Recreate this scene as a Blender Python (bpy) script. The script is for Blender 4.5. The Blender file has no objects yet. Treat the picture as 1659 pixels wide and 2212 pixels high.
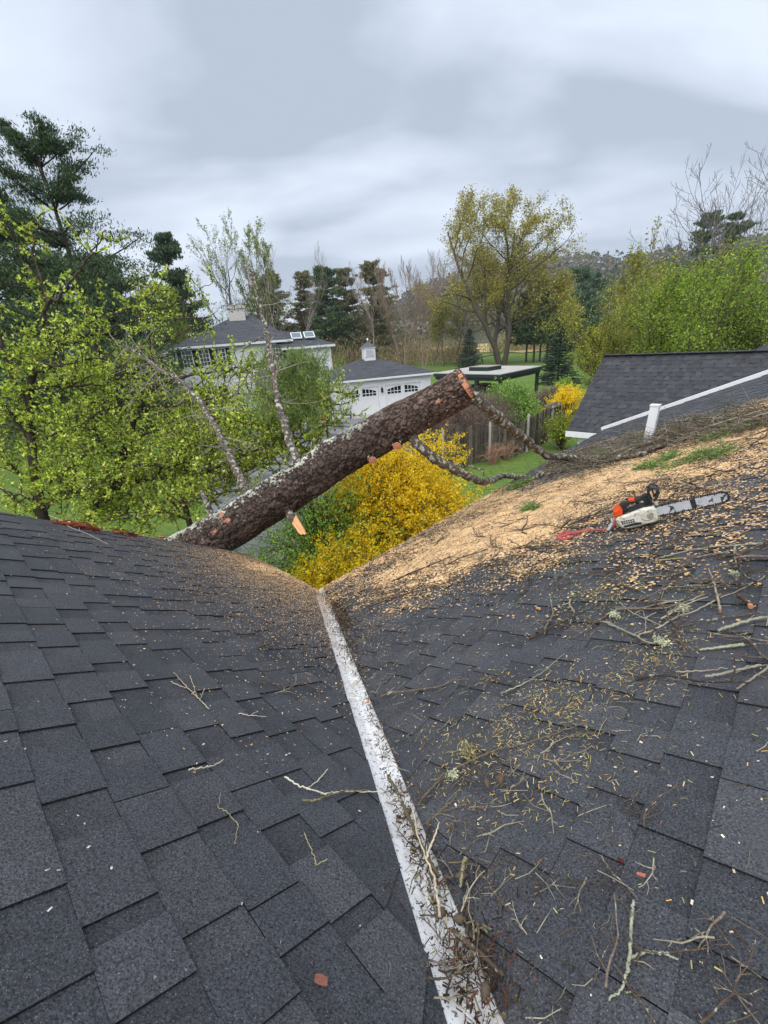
import bpy, math, random
import numpy as np
from mathutils import Vector, Matrix
sc = bpy.context.scene
COL = sc.collection
R_ = math.radians
rng = np.random.default_rng(7)

# ------------------------------------------------------------------ camera
CAMZ = 5.6
F_, PITCH, ROLL = 922.2, R_(22.0), R_(4.44)      # focal length in pixels of a 1659 x 2212 frame
FW = np.array([0, math.cos(PITCH), -math.sin(PITCH)])
R0 = np.array([1., 0, 0]); U0 = np.cross(R0, FW)
RV = math.cos(ROLL) * R0 - math.sin(ROLL) * U0
UV_ = math.sin(ROLL) * R0 + math.cos(ROLL) * U0
cam = bpy.data.cameras.new('camera'); co = bpy.data.objects.new('camera', cam); COL.objects.link(co)
cam.sensor_fit = 'HORIZONTAL'; cam.sensor_width = 36; cam.lens = F_ / 1659 * 36
cam.clip_start = 0.05; cam.clip_end = 6000
M = Matrix(((RV[0], UV_[0], -FW[0], 0), (RV[1], UV_[1], -FW[1], 0), (RV[2], UV_[2], -FW[2], CAMZ), (0, 0, 0, 1)))
co.matrix_world = M
sc.camera = co

# ------------------------------------------------------------------ sky, sun, exposure
SUN_EL, SUN_AZ = 58, 215          # azimuth clockwise from +Y
w = bpy.data.worlds.new('World'); sc.world = w; w.use_nodes = True
nt = w.node_tree; nt.nodes.clear()
def N(t, **k):
    n = nt.nodes.new(t)
    for a, b in k.items(): setattr(n, a, b)
    return n
LK = lambda a, b: nt.links.new(a, b)
out = N('ShaderNodeOutputWorld'); bg = N('ShaderNodeBackground'); bg.inputs[1].default_value = 0.06
sky = N('ShaderNodeTexSky', sky_type='NISHITA', sun_disc=False)
sky.sun_elevation = R_(SUN_EL); sky.sun_rotation = R_(SUN_AZ)
tc = N('ShaderNodeTexCoord'); sep = N('ShaderNodeSeparateXYZ'); LK(tc.outputs['Generated'], sep.inputs[0])
zz = N('ShaderNodeMath', operation='MAXIMUM'); LK(sep.outputs[2], zz.inputs[0]); zz.inputs[1].default_value = 0.0
z2 = N('ShaderNodeMath', operation='ADD'); LK(zz.outputs[0], z2.inputs[0]); z2.inputs[1].default_value = 0.30
dx = N('ShaderNodeMath', operation='DIVIDE'); LK(sep.outputs[0], dx.inputs[0]); LK(z2.outputs[0], dx.inputs[1])
dy = N('ShaderNodeMath', operation='DIVIDE'); LK(sep.outputs[1], dy.inputs[0]); LK(z2.outputs[0], dy.inputs[1])
cb = N('ShaderNodeCombineXYZ'); LK(dx.outputs[0], cb.inputs[0]); LK(dy.outputs[0], cb.inputs[1])
mp = N('ShaderNodeMapping'); LK(cb.outputs[0], mp.inputs[0])
mp.inputs['Rotation'].default_value = (0, 0, R_(-28)); mp.inputs['Scale'].default_value = (0.62, 1.15, 1); mp.inputs['Location'].default_value = (2.3, 0.6, 0)
n1 = N('ShaderNodeTexNoise'); LK(mp.outputs[0], n1.inputs['Vector']); n1.inputs['Scale'].default_value = 1.9; n1.inputs['Detail'].default_value = 7; n1.inputs['Roughness'].default_value = 0.46; n1.inputs['Distortion'].default_value = 0.35
rp = N('ShaderNodeValToRGB'); LK(n1.outputs[0], rp.inputs[0])
el = rp.color_ramp.elements
el[0].position = 0.39; el[0].color = (3.6, 4.15, 5.0, 1)
el[1].position = 0.62; el[1].color = (6.3, 6.95, 7.95, 1)
e = rp.color_ramp.elements.new(0.5); e.color = (5.0, 5.6, 6.55, 1)
ze = N('ShaderNodeMapRange'); LK(sep.outputs[2], ze.inputs[0]); ze.inputs[1].default_value = 0.30; ze.inputs[2].default_value = 0.85; ze.inputs[3].default_value = 1.0; ze.inputs[4].default_value = 1.06
ml = N('ShaderNodeVectorMath', operation='SCALE'); LK(rp.outputs[0], ml.inputs[0]); LK(ze.outputs[0], ml.inputs['Scale'])
mx = N('ShaderNodeMixRGB'); mx.inputs[0].default_value = 0.92; LK(sky.outputs[0], mx.inputs[1]); LK(ml.outputs[0], mx.inputs[2])
LK(mx.outputs[0], bg.inputs[0]); LK(bg.outputs[0], out.inputs[0])

sun = bpy.data.lights.new('sun', 'SUN'); sun.energy = 1.5; sun.angle = R_(80); sun.color = (1, 0.965, 0.92)
so = bpy.data.objects.new('sun', sun); COL.objects.link(so)
sd = Vector((math.sin(R_(SUN_AZ)) * math.cos(R_(SUN_EL)), math.cos(R_(SUN_AZ)) * math.cos(R_(SUN_EL)), math.sin(R_(SUN_EL))))
so.rotation_euler = sd.to_track_quat('Z', 'Y').to_euler()
vs = sc.view_settings; vs.view_transform = 'Standard'; vs.look = 'None'; vs.exposure = 1.27; vs.gamma = 1; vs.use_curve_mapping = False
sc.cycles.max_bounces = 6; sc.cycles.diffuse_bounces = 3; sc.cycles.transparent_max_bounces = 4

# ------------------------------------------------------------------ pixel helpers (px of the 1659 x 2212 view)
def ray(x, y):
    d = RV * (x - 829.5) - UV_ * (y - 1106) + FW * F_
    return d / np.linalg.norm(d)
C0 = np.array([0, 0, CAMZ])
def hz(x, y, d):
    r = ray(x, y); return C0 + r * (d / math.hypot(r[0], r[1]))
def dp(x, y, d):                       # at depth d along the view axis
    r = ray(x, y); return C0 + r * (d / (r @ FW))
def hzp(x, y, d):                      # ground point below what is seen at (x, y) at distance d
    q = hz(x, y, d); return np.array([q[0], q[1], 0.])
def gnd(x, y, z=0.):
    r = ray(x, y); return C0 + r * ((z - CAMZ) / r[2])
def az(x, d):                          # ground point under column x (taken at the horizon) at distance d
    y = 733 - (x - 829) * .0776
    r = ray(x, y); r = r / math.hypot(r[0], r[1]); return np.array([r[0] * d, r[1] * d, 0.])
def zat(x, y, d): return hz(x, y, d)[2]
AZ = R_(44.66); UX = np.array([math.sin(AZ), math.cos(AZ), 0]); NX = np.array([-math.cos(AZ), math.sin(AZ), 0])
HL, HR, TL, TR = 1.0534, 1.1876, math.tan(R_(32.1043)), math.tan(R_(21.2794))
CL, CR = math.cos(R_(32.1043)), math.cos(R_(21.2794))
VEND, UEND, RAKE, UFAR = 3.40, 2.31, 4.86, 11.5
def zL(u): return CAMZ - HL - TL * u
def zR(u, v):
    t = np.clip((np.asarray(u, float) - 6) / 5.5, 0, 1)
    return CAMZ - HR - TR * np.asarray(v, float) + .24 * t * t * np.clip((3.4 - np.asarray(v, float)) / 3.2, 0, 1.3)
def W(u, v, z): return np.array([u * UX[0] + v * NX[0], u * UX[1] + v * NX[1], z])
def WW(u, v, z):
    u, v, z = np.broadcast_arrays(np.asarray(u, float), np.asarray(v, float), np.asarray(z, float))
    return np.stack([u * UX[0] + v * NX[0], u * UX[1] + v * NX[1], z], -1)
def uval(v): return (HR - HL + TR * v) / TL
def vval(u): return (TL * u - HR + HL) / TR
def zroof(u, v): return np.maximum(zL(np.asarray(u, float)), zR(u, v))
def onL(x, y):
    d = ray(x, y); P = d * (-HL / (d[2] + TL * (UX @ d))); return P @ UX, P @ NX
def onR(x, y):
    d = ray(x, y); P = d * (-HR / (d[2] + TR * (NX @ d)))
    u, v = P @ UX, P @ NX
    for _ in range(12):
        k = (zR(u, v) - CAMZ) / (d[2] * 1.0)
        # refine for the warped far end
        P2 = d * (-(HR - (zR(u, v) - (CAMZ - HR - TR * v))) / (d[2] + TR * (NX @ d)))
        u, v = P2 @ UX, P2 @ NX
    return u, v
NLn = np.array([TL * UX[0], TL * UX[1], 1.]) * CL
NRn = np.array([TR * NX[0], TR * NX[1], 1.]) * CR

# ------------------------------------------------------------------ mesh builder
def nrm(a): 
    a = np.asarray(a, float); return a / (np.linalg.norm(a, axis=-1, keepdims=True) + 1e-12)
class MB:
    def __init__(s): s.V = []; s.Fa = []; s.K = []; s.Cc = []; s.n = 0; s.S = []
    def add(s, v, f, c=(1, 1, 1), smooth=False):
        v = np.asarray(v, float).reshape(-1, 3)
        if isinstance(f, np.ndarray): groups = [f]
        else:
            d = {}
            for q in f: d.setdefault(len(q), []).append(q)
            groups = [np.array(x) for x in d.values()]
        c = np.asarray(c, float); o = 0
        for g in groups:
            s.Fa.append(g + s.n); s.K.append(np.full(len(g), g.shape[1]))
            if c.ndim == 1: s.Cc.append(np.tile(c[:3], (len(g), 1)))
            else: s.Cc.append(c[o:o + len(g), :3])
            s.S.append(np.full(len(g), smooth)); o += len(g)
        s.V.append(v); s.n += len(v)
    def quads(s, Q, c):                # Q: n x 4 x 3
        n = len(Q)
        if n: s.add(np.asarray(Q).reshape(-1, 3), np.arange(4 * n).reshape(n, 4), c)
    def box(s, x0, x1, y0, y1, z0, z1, c=(1, 1, 1)):
        v = [(x0, y0, z0), (x1, y0, z0), (x1, y1, z0), (x0, y1, z0), (x0, y0, z1), (x1, y0, z1), (x1, y1, z1), (x0, y1, z1)]
        s.add(v, [(0, 3, 2, 1), (4, 5, 6, 7), (0, 1, 5, 4), (1, 2, 6, 5), (2, 3, 7, 6), (3, 0, 4, 7)], c)
    def beam(s, a, b, w, h, c=(1, 1, 1), up=(0, 0, 1)):
        a = np.asarray(a, float); b = np.asarray(b, float); d = nrm(b - a); sx = nrm(np.cross(d, up)); uz = np.cross(sx, d)
        v = [p + sx * i * w / 2 + uz * j * h / 2 for p in (a, b) for i, j in ((-1, -1), (1, -1), (1, 1), (-1, 1))]
        s.add(v, [(0, 1, 2, 3), (7, 6, 5, 4), (0, 4, 5, 1), (1, 5, 6, 2), (2, 6, 7, 3), (3, 7, 4, 0)], c)
    def poly(s, pts, ext, c=(1, 1, 1)):  # closed outline (3D) pushed along vector ext
        p = np.asarray(pts, float); n = len(p); q = p + np.asarray(ext, float)
        f = [tuple(range(n)), tuple(range(2 * n - 1, n - 1, -1))] + [(i, i + n, (i + 1) % n + n, (i + 1) % n) for i in range(n)]
        s.add(np.vstack([p, q]), f, c)
    def tube(s, P, r, sides=5, c=(1, 1, 1), cap=True, smooth=True, lump=0, flute=0):
        P = np.asarray(P, float); n = len(P); r = np.broadcast_to(np.asarray(r, float), (n,))
        T = np.gradient(P, axis=0); T = nrm(T)
        a = np.array([0, 0, 1.]) if abs(T[0][2]) < .9 else np.array([1., 0, 0])
        nv = nrm(np.cross(T[0], a)); ang = np.arange(sides) * 2 * math.pi / sides
        ca, sa = np.cos(ang)[:, None], np.sin(ang)[:, None]
        V = np.empty((n, sides, 3))
        for i in range(n):
            nv = nrm(nv - T[i] * (nv @ T[i])); b = np.cross(T[i], nv)
            rr = r[i] * (1 + (rng.normal(0, lump, (sides, 1)) if lump else 0))
            V[i] = P[i] + rr * (ca * nv + sa * b)
        i = np.arange(n - 1)[:, None] * sides; j = np.arange(sides)[None, :]; k = (j + 1) % sides
        Fq = np.stack([i + j, i + k, i + k + sides, i + j + sides], -1).reshape(-1, 4)
        s.add(V.reshape(-1, 3), Fq, c, smooth)
        if cap:
            s.add(V[0][::-1], [tuple(range(sides))], c); s.add(V[-1], [tuple(range(sides))], c)
    def lathe(s, prof, cx=0, cy=0, sides=16, c=(1, 1, 1)):
        ang = np.arange(sides) * 2 * math.pi / sides; n = len(prof)
        V = np.array([[(cx + r * math.cos(t), cy + r * math.sin(t), z) for t in ang] for r, z in prof])
        i = np.arange(n - 1)[:, None] * sides; j = np.arange(sides)[None, :]; k = (j + 1) % sides
        s.add(V.reshape(-1, 3), np.stack([i + j, i + k, i + k + sides, i + j + sides], -1).reshape(-1, 4), c, True)
        s.add(V[0][::-1], [tuple(range(sides))], c); s.add(V[-1], [tuple(range(sides))], c)
    def mesh(s, name, mat):
        me = bpy.data.meshes.new(name)
        if not s.V: return me
        V = np.vstack(s.V); K = np.concatenate(s.K); L = np.concatenate([f.reshape(-1) for f in s.Fa]); Cc = np.vstack(s.Cc)
        me.vertices.add(len(V)); me.vertices.foreach_set('co', V.astype(np.float32).ravel())
        me.loops.add(len(L)); me.loops.foreach_set('vertex_index', L.astype(np.int32))
        st = np.concatenate([[0], np.cumsum(K)[:-1]])
        me.polygons.add(len(K)); me.polygons.foreach_set('loop_start', st.astype(np.int32)); me.polygons.foreach_set('loop_total', K.astype(np.int32))
        me.polygons.foreach_set('use_smooth', np.concatenate(s.S).astype(bool))
        me.update(calc_edges=True)
        at = me.attributes.new('col', 'FLOAT_COLOR', 'FACE')
        at.data.foreach_set('color', np.hstack([Cc, np.ones((len(Cc), 1))]).astype(np.float32).ravel())
        me.materials.append(mat)
        return me
    def build(s, name, mat, parent=None, kind=None):
        o = bpy.data.objects.new(name, s.mesh(name, mat)); COL.objects.link(o)
        if parent is not None: o.parent = parent
        if kind: o['kind'] = kind
        return o
def tag(o, label, cat, group=None, kind=None):
    o['label'] = label; o['category'] = cat
    if group: o['group'] = group
    if kind: o['kind'] = kind
    return o
def thing(name, label, cat, loc=(0, 0, 0), rz=0, group=None):
    o = bpy.data.objects.new(name, None); COL.objects.link(o); o.location = [float(x) for x in loc]; o.rotation_euler = (0, 0, rz)
    o.empty_display_size = .2
    return tag(o, label, cat, group)
def copy_tree(o, loc, rz, sc_=1., label=None, parent=None):
    c = o.copy(); COL.objects.link(c)
    if parent is not None: c.parent = parent
    else:
        c.location = [float(x) for x in loc]; c.rotation_euler = (0, 0, rz); c.scale = (sc_,) * 3 if np.isscalar(sc_) else sc_
        if label: c['label'] = label
    for ch in list(o.children): copy_tree(ch, None, 0, parent=c)
    return c

# ------------------------------------------------------------------ materials
def S(r, g, b):                        # sRGB 0-255 -> linear
    f = lambda x: (x / 255 / 12.92) if x / 255 <= .04045 else ((x / 255 + .055) / 1.055) ** 2.4
    return np.array([f(r), f(g), f(b)])
def mat(name, col=(1, 1, 1), rough=.8, attr=True, noise=(8, .25), bump=(0, 0), spec=.3, trans=0, metal=0, spots=None, fine=None, emit=None):
    m = bpy.data.materials.new(name); m.use_nodes = True; t = m.node_tree; t.nodes.clear()
    nd = t.nodes.new; ln = t.links.new
    o = nd('ShaderNodeOutputMaterial'); b = nd('ShaderNodeBsdfPrincipled')
    b.inputs['Roughness'].default_value = rough; b.inputs['Metallic'].default_value = metal
    b.inputs['Specular IOR Level'].default_value = spec
    tcn = nd('ShaderNodeTexCoord'); cur = None
    rgb = nd('ShaderNodeRGB'); rgb.outputs[0].default_value = (*[float(c) for c in col], 1); cur = rgb.outputs[0]
    if attr:
        a = nd('ShaderNodeAttribute'); a.attribute_name = 'col'
        mm = nd('ShaderNodeMixRGB'); mm.blend_type = 'MULTIPLY'; mm.inputs[0].default_value = 1; ln(cur, mm.inputs[1]); ln(a.outputs['Color'], mm.inputs[2]); cur = mm.outputs[0]
    for ns in [noise, fine]:
        if not ns: continue
        q = nd('ShaderNodeTexNoise'); q.inputs['Scale'].default_value = ns[0]; q.inputs['Detail'].default_value = 4; q.inputs['Roughness'].default_value = .65
        ln(tcn.outputs['Object'], q.inputs['Vector'])
        r = nd('ShaderNodeMapRange'); ln(q.outputs[0], r.inputs[0]); r.inputs[1].default_value = .28; r.inputs[2].default_value = .72
        r.inputs[3].default_value = 1 - ns[1]; r.inputs[4].default_value = 1 + ns[1]
        mm = nd('ShaderNodeVectorMath'); mm.operation = 'SCALE'; ln(cur, mm.inputs[0]); ln(r.outputs[0], mm.inputs['Scale']); cur = mm.outputs[0]
    for sp in (spots or []):           # (scale, lo, hi, colour): patches of another colour
        q = nd('ShaderNodeTexNoise'); q.inputs['Scale'].default_value = sp[0]; q.inputs['Detail'].default_value = 5; q.inputs['Roughness'].default_value = .6
        ln(tcn.outputs['Object'], q.inputs['Vector'])
        r = nd('ShaderNodeMapRange'); ln(q.outputs[0], r.inputs[0]); r.inputs[1].default_value = sp[1]; r.inputs[2].default_value = sp[2]
        mm = nd('ShaderNodeMixRGB'); ln(r.outputs[0], mm.inputs[0]); ln(cur, mm.inputs[1]); mm.inputs[2].default_value = (*[float(c) for c in sp[3]], 1); cur = mm.outputs[0]
    ln(cur, b.inputs['Base Color'])
    if bump[0]:
        q = nd('ShaderNodeTexNoise'); q.inputs['Scale'].default_value = bump[0]; q.inputs['Detail'].default_value = 4
        ln(tcn.outputs['Object'], q.inputs['Vector'])
        bb = nd('ShaderNodeBump'); bb.inputs['Strength'].default_value = bump[1]; bb.inputs['Distance'].default_value = .02
        ln(q.outputs[0], bb.inputs['Height']); ln(bb.outputs[0], b.inputs['Normal'])
    if trans:
        tr = nd('ShaderNodeBsdfTranslucent'); ln(cur, tr.inputs[0]); ms = nd('ShaderNodeMixShader'); ms.inputs[0].default_value = trans
        ln(b.outputs[0], ms.inputs[1]); ln(tr.outputs[0], ms.inputs[2]); ln(ms.outputs[0], o.inputs[0])
    else: ln(b.outputs[0], o.inputs[0])
    return m
M_SH = mat('asphalt_shingle', (.92, .90, .87), rough=.72, noise=(5, .16), fine=(190, 1.0), bump=(300, .35), spec=.4, spots=[(300, .63, .68, S(136, 138, 142)), (2.2, .60, .75, S(70, 71, 74)), (90, .70, .73, S(150, 150, 150))])
M_SHF = mat('far_shingle', rough=.85, noise=(3, .18), fine=(40, .3), bump=(60, .4), spec=.3)
M_WHITE = mat('white_paint', (.76, .77, .79), .55, noise=(3, .05))
M_FLASH = mat('white_metal_flashing', (.74, .745, .755), .45, noise=(7, .12), spots=[(70, .57, .63, (.16, .14, .12)), (11, .52, .72, (.46, .43, .37)), (160, .62, .66, (.1, .09, .08))])
M_WALL = mat('wall_paint', (.72, .71, .68), .7, noise=(2, .06))
M_WOOD = mat('fresh_wood', (1, 1, 1), .8, noise=(20, .18), fine=(120, .15))
M_BARK = mat('pine_bark', rough=.95, noise=(5, .3), fine=(38, .55), bump=(30, 1.0), spec=.15)
M_LIMB = mat('lichen_limb', S(92, 82, 74), .95, noise=(14, .4), bump=(60, .8), spec=.15, spots=[(18, .52, .60, S(176, 178, 166)), (9, .62, .7, S(50, 44, 40))])
M_DEAD = mat('dead_twig', rough=.9, noise=(30, .35), spec=.15, spots=[(45, .58, .66, S(165, 165, 150))])
M_TRUNK = mat('tree_trunk', rough=.95, noise=(6, .3), fine=(30, .3), bump=(20, .6), spec=.15)
M_LEAF = mat('leaf', (1.45, 1.38, 1.25), rough=.55, noise=None, trans=.45, spec=.3)
M_NEEDLE = mat('needle', (1.62, 1.56, 1.5), rough=.6, noise=None, trans=.12, spec=.25)
M_PETAL = mat('petal', rough=.6, noise=None, trans=.5, spec=.2)
M_DUST = mat('sawdust', rough=.95, noise=(6, .16), fine=(60, .28), bump=(90, .8), spec=.1)
M_LITTER = mat('litter', rough=.9, noise=(40, .25), spec=.15)
M_PLAST_W = mat('dirty_white_plastic', S(205, 202, 190), .5, noise=(30, .12), spots=[(22, .54, .68, S(140, 122, 92)), (60, .60, .68, S(90, 84, 74))])
M_PLAST_O = mat('orange_plastic', S(214, 76, 30), .45, noise=(30, .15), spots=[(40, .62, .72, S(120, 60, 40))])
M_PLAST_K = mat('black_plastic', S(44, 45, 48), .5, noise=(30, .2), spots=[(40, .62, .75, S(110, 100, 88))])
M_STEEL = mat('steel_bar', S(182, 186, 190), .42, metal=.1, noise=(20, .15), spots=[(26, .56, .60, S(62, 62, 64))])
M_CHAIN = mat('chain', S(58, 55, 52), .5, metal=.5, noise=(60, .3))
M_ROPE = mat('red_rope', rough=.9, noise=(90, .4))
M_GLASS = mat('dark_glass', S(26, 29, 33), .08, noise=None, spec=.6)
M_SKYL = mat('skylight_glass', S(96, 116, 120), .25, noise=None, spec=.7)
M_PANE = mat('window_glass', S(70, 74, 80), .1, noise=None, spec=.6)
M_GREENP = mat('dark_green_paint', S(40, 52, 50), .6, noise=(6, .15))
M_BLACKP = mat('black_shutter_paint', S(34, 35, 38), .6, noise=(6, .1))
M_FLATR = mat('grey_roof_membrane', S(172, 170, 166), .8, noise=(1.2, .12), fine=(6, .1))
M_BRICKW = mat('whitewashed_brick', S(205, 200, 194), .85, noise=(8, .12), spots=[(14, .55, .7, S(150, 132, 122))])
M_FENCE = mat('weathered_board', rough=.95, noise=(5, .3), fine=(30, .25), spec=.15)
M_CAR = mat('dark_car_paint', S(30, 32, 36), .25, noise=None, spec=.6)
M_TYRE = mat('tyre_rubber', S(22, 22, 22), .8, noise=None)
M_STONE = mat('stone', S(150, 146, 140), .9, noise=(4, .15), fine=(40, .15))
M_CHAIR = mat('blue_green_paint', S(48, 92, 98), .5, noise=(8, .1))
M_POT = mat('terracotta', S(176, 86, 58), .8, noise=(12, .15))
M_TAR = mat('asphalt', S(118, 120, 124), .9, noise=(.5, .1), fine=(40, .2), spots=[(.35, .5, .56, S(88, 90, 94))])
M_APRON = mat('concrete', S(176, 170, 160), .9, noise=(2, .1), fine=(30, .1))
M_GRASS = mat('lawn', S(92, 116, 56), .9, attr=False, noise=(.09, .25), fine=(5, .4), bump=(20, .8), spec=.1, spots=[(.5, .5, .75, S(114, 124, 66)), (.12, .58, .7, S(84, 102, 50))])
M_MEADOW = mat('dry_meadow', S(186, 164, 118), .95, attr=False, noise=(.08, .2), fine=(.6, .2), spec=.1, spots=[(.05, .5, .6, S(126, 132, 70))])
M_HILL = mat('forest_floor', S(74, 74, 56), .95, attr=False, noise=(.02, .3), fine=(.15, .4), spec=.1)

# ------------------------------------------------------------------ ground
g = MB(); xs = np.concatenate([np.linspace(-2500, -80, 14), np.linspace(-60, 120, 46), np.linspace(150, 2500, 14)]); ys = np.concatenate([np.linspace(-300, -20, 6), np.linspace(-10, 220, 58), np.linspace(260, 4000, 16)])
X, Y = np.meshgrid(xs, ys)
def gz(x, y):
    x = np.asarray(x, float); y = np.asarray(y, float)
    return .0 + .35 * np.exp(-((x - 16) / 8) ** 2 - ((y - 62) / 12) ** 2) + np.where(y > 90, .12 * np.sin(x * .05) , 0)
V = np.stack([X, Y, gz(X, Y)], -1); nx, ny = len(xs), len(ys)
i, j = np.meshgrid(np.arange(ny - 1), np.arange(nx - 1), indexing='ij'); k = i * nx + j
g.add(V.reshape(-1, 3), np.stack([k, k + 1, k + nx + 1, k + nx], -1).reshape(-1, 4), smooth=True)
g.build('lawn', M_GRASS, kind='structure')
def sheet(name, pts, z, m):
    b = MB(); b.add([(p[0], p[1], z) for p in pts], [tuple(range(len(pts)))]); return b.build(name, m, kind='structure')
GA = math.atan2(1.98, 8.19)                     # garage front direction
GO = np.array([-3.53, 34.45, 0.]); GXD = np.array([math.cos(GA), math.sin(GA), 0]); GYD = np.array([-math.sin(GA), math.cos(GA), 0])
gp = lambda x, y: GO + GXD * x + GYD * y
sheet('driveway', [gp(-8, -1.1), gp(-9.5, -9), gp(-6, -24), gp(-1.5, -24), gp(2.5, -13), gp(5.2, -8.2), gp(9.3, -6), gp(9.3, -1.1)], .012, M_TAR)
sheet('garage_apron', [gp(-5, -1.25), gp(9.5, -1.25), gp(9.5, .3), gp(-5, .3)], .02, M_APRON)
mdw = [(az(x, d)) for x, d in ((905, 128), (1075, 128), (1130, 112), (1240, 118), (1290, 250), (900, 250))]
sheet('meadow', mdw, .30, M_MEADOW)

# ------------------------------------------------------------------ the shingled house we stand on
hou = thing('shingled_house', 'dark grey shingled roof in the foreground with a white metal valley', 'house', (0, 0, 0))
PAL = np.array([S(70, 72, 79), S(64, 67, 74), S(74, 76, 82), S(62, 65, 72), S(68, 71, 78), S(71, 73, 79)])
def shingles(name, s0, s1, cs, arange, P, seed, pal=PAL, gain=1.):
    """courses step down the slope from s1 (eave) up to s0; P(a, s, lift) -> 3D; arange(s) -> (a0, a1)"""
    r = np.random.default_rng(seed); b = MB(); ex = .143 * cs
    n = int(math.ceil((s1 - s0) / ex)); T1, T2 = .0045, .0048
    allQ, allC = [], []
    def strip(a0u, a1u, a0l, a1l, su, sl, lu, ll, c, faces):
        # a0u..: limits at the upper and lower edge
        tl, tr_, bl, br = P(a0u, su, lu), P(a1u, su, lu), P(a0l, sl, ll), P(a1l, sl, ll)
        allQ.append([bl, br, tr_, tl]); allC.append(c)
        d0, d1 = P(a0l, sl, 0), P(a1l, sl, 0)
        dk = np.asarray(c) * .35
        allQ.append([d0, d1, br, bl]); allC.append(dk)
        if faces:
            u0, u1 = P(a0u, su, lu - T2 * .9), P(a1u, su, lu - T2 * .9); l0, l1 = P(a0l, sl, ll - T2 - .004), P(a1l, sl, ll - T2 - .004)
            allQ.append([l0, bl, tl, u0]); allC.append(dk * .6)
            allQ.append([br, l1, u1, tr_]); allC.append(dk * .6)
    for k in range(n):
        sl = s1 - k * ex; su = max(sl - ex, s0); A = arange(su); B = arange(sl)
        if A[1] - A[0] < .02 and B[1] - B[0] < .02: continue
        lo0, lo1 = min(A[0], B[0]), max(A[1], B[1])
        cl = lambda x, L: min(max(x, L[0]), L[1])
        # base layer, one piece per shingle (~1 m) with its own tone and a dark printed band on top
        x = lo0 - r.uniform(0, 1)
        while x < lo1:
            x2 = x + 1.0; c = pal[r.integers(len(pal))] * gain * r.uniform(.86, .96)
            sm = su + (sl - su) * .38
            Mx = (A[0] + (B[0] - A[0]) * .38, A[1] + (B[1] - A[1]) * .38)
            q = (cl(x, A), cl(x2, A), cl(x, Mx), cl(x2, Mx), cl(x, B), cl(x2, B))
            if max(q[1] - q[0], q[5] - q[4]) > .005:
                allQ.append([P(q[2], sm, T1 * .5 + .0012), P(q[3], sm, T1 * .5 + .0012), P(q[1], su, .0012), P(q[0], su, .0012)]); allC.append(c * .84)
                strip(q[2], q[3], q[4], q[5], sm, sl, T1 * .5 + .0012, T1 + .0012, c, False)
            x = x2
        x = lo0 - r.uniform(0, .25)
        while x < lo1:
            wd = r.choice([.11, .14, .17, .20, .24], p=[.15, .25, .25, .2, .15]) * r.uniform(.93, 1.07); gp_ = r.choice([.0, .05, .09, .13, .17], p=[.2, .25, .25, .2, .1])
            x2 = x + wd; c = pal[r.integers(len(pal))] * gain * r.uniform(.96, 1.08)
            q = (cl(x, A), cl(x2, A), cl(x, B), cl(x2, B))
            if max(q[1] - q[0], q[3] - q[2]) > .012:
                jt = r.uniform(0, .0025)
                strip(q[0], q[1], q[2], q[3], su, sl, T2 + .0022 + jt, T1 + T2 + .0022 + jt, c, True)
            x = x2 + max(gp_, .004)
    b.quads(np.array(allQ), np.array(allC))
    return b
MG = .070                                       # half width of the open valley in plan
def PL(a, s, l): return W(s, a, float(zL(s))) + NLn * l
def PR(a, s, l): return W(a, s, float(zR(a, s))) + NRn * l
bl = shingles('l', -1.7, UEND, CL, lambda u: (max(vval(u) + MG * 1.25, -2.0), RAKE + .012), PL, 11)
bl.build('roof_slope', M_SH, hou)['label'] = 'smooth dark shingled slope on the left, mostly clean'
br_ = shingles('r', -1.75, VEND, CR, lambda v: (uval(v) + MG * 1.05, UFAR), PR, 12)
br_.build('roof_slope', M_SH, hou)['label'] = 'dark shingled slope on the right, strewn with sawdust and twigs'
# back slopes and deck body below the shingles
bk = MB()
dk = np.array([.05, .052, .058])
def slab(pts, th=.16, c=dk):
    bk.poly(np.asarray(pts), (0, 0, -th), c)
bk.add([W(-1.7, -2, zL(-1.7)), W(-1.7, RAKE, zL(-1.7)), W(-5.2, RAKE, zL(-1.7) - 3.5 * TL), W(-5.2, -2, zL(-1.7) - 3.5 * TL)], [(0, 1, 2, 3)], dk)
bk.add([W(-1.7, -1.75, zR(0, -1.75)), W(UFAR, -1.75, float(zR(UFAR, -1.75))), W(UFAR, -6.5, zR(0, -1.75) - 4.75 * TR), W(-1.7, -6.5, zR(0, -1.75) - 4.75 * TR)], [(0, 1, 2, 3)], dk)
bk.build('back_slope', M_SHF, hou)
de = MB()
uu = [uval(-2.0), UEND - .02]
de.poly([W(-1.7, -2, zL(-1.7) - .006), W(uval(-2), -2, zL(uval(-2)) - .006), W(UEND - .02, vval(UEND - .02), zL(UEND - .02) - .006), W(UEND - .02, RAKE - .02, zL(UEND - .02) - .006), W(-1.7, RAKE - .02, zL(-1.7) - .006)], (0, 0, -.14), (.35, .27, .2))
gu = np.linspace(UEND, UFAR - .02, 14)
for a, b in zip(gu[:-1], gu[1:]):
    de.poly([W(a, -1.7, zR(a, -1.7) - .006), W(b, -1.7, zR(b, -1.7) - .006), W(b, VEND - .02, zR(b, VEND) - .006), W(a, VEND - .02, zR(a, VEND) - .006)], (0, 0, -.14), (.35, .27, .2))
de.poly([W(uval(-1.7), -1.7, zR(0, -1.7) - .006), W(UEND, -1.7, zR(0, -1.7) - .006), W(UEND, vval(UEND), zR(0, vval(UEND)) - .006)], (0, 0, -.14), (.35, .27, .2))
de.build('roof_deck', M_LITTER, hou)
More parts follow.
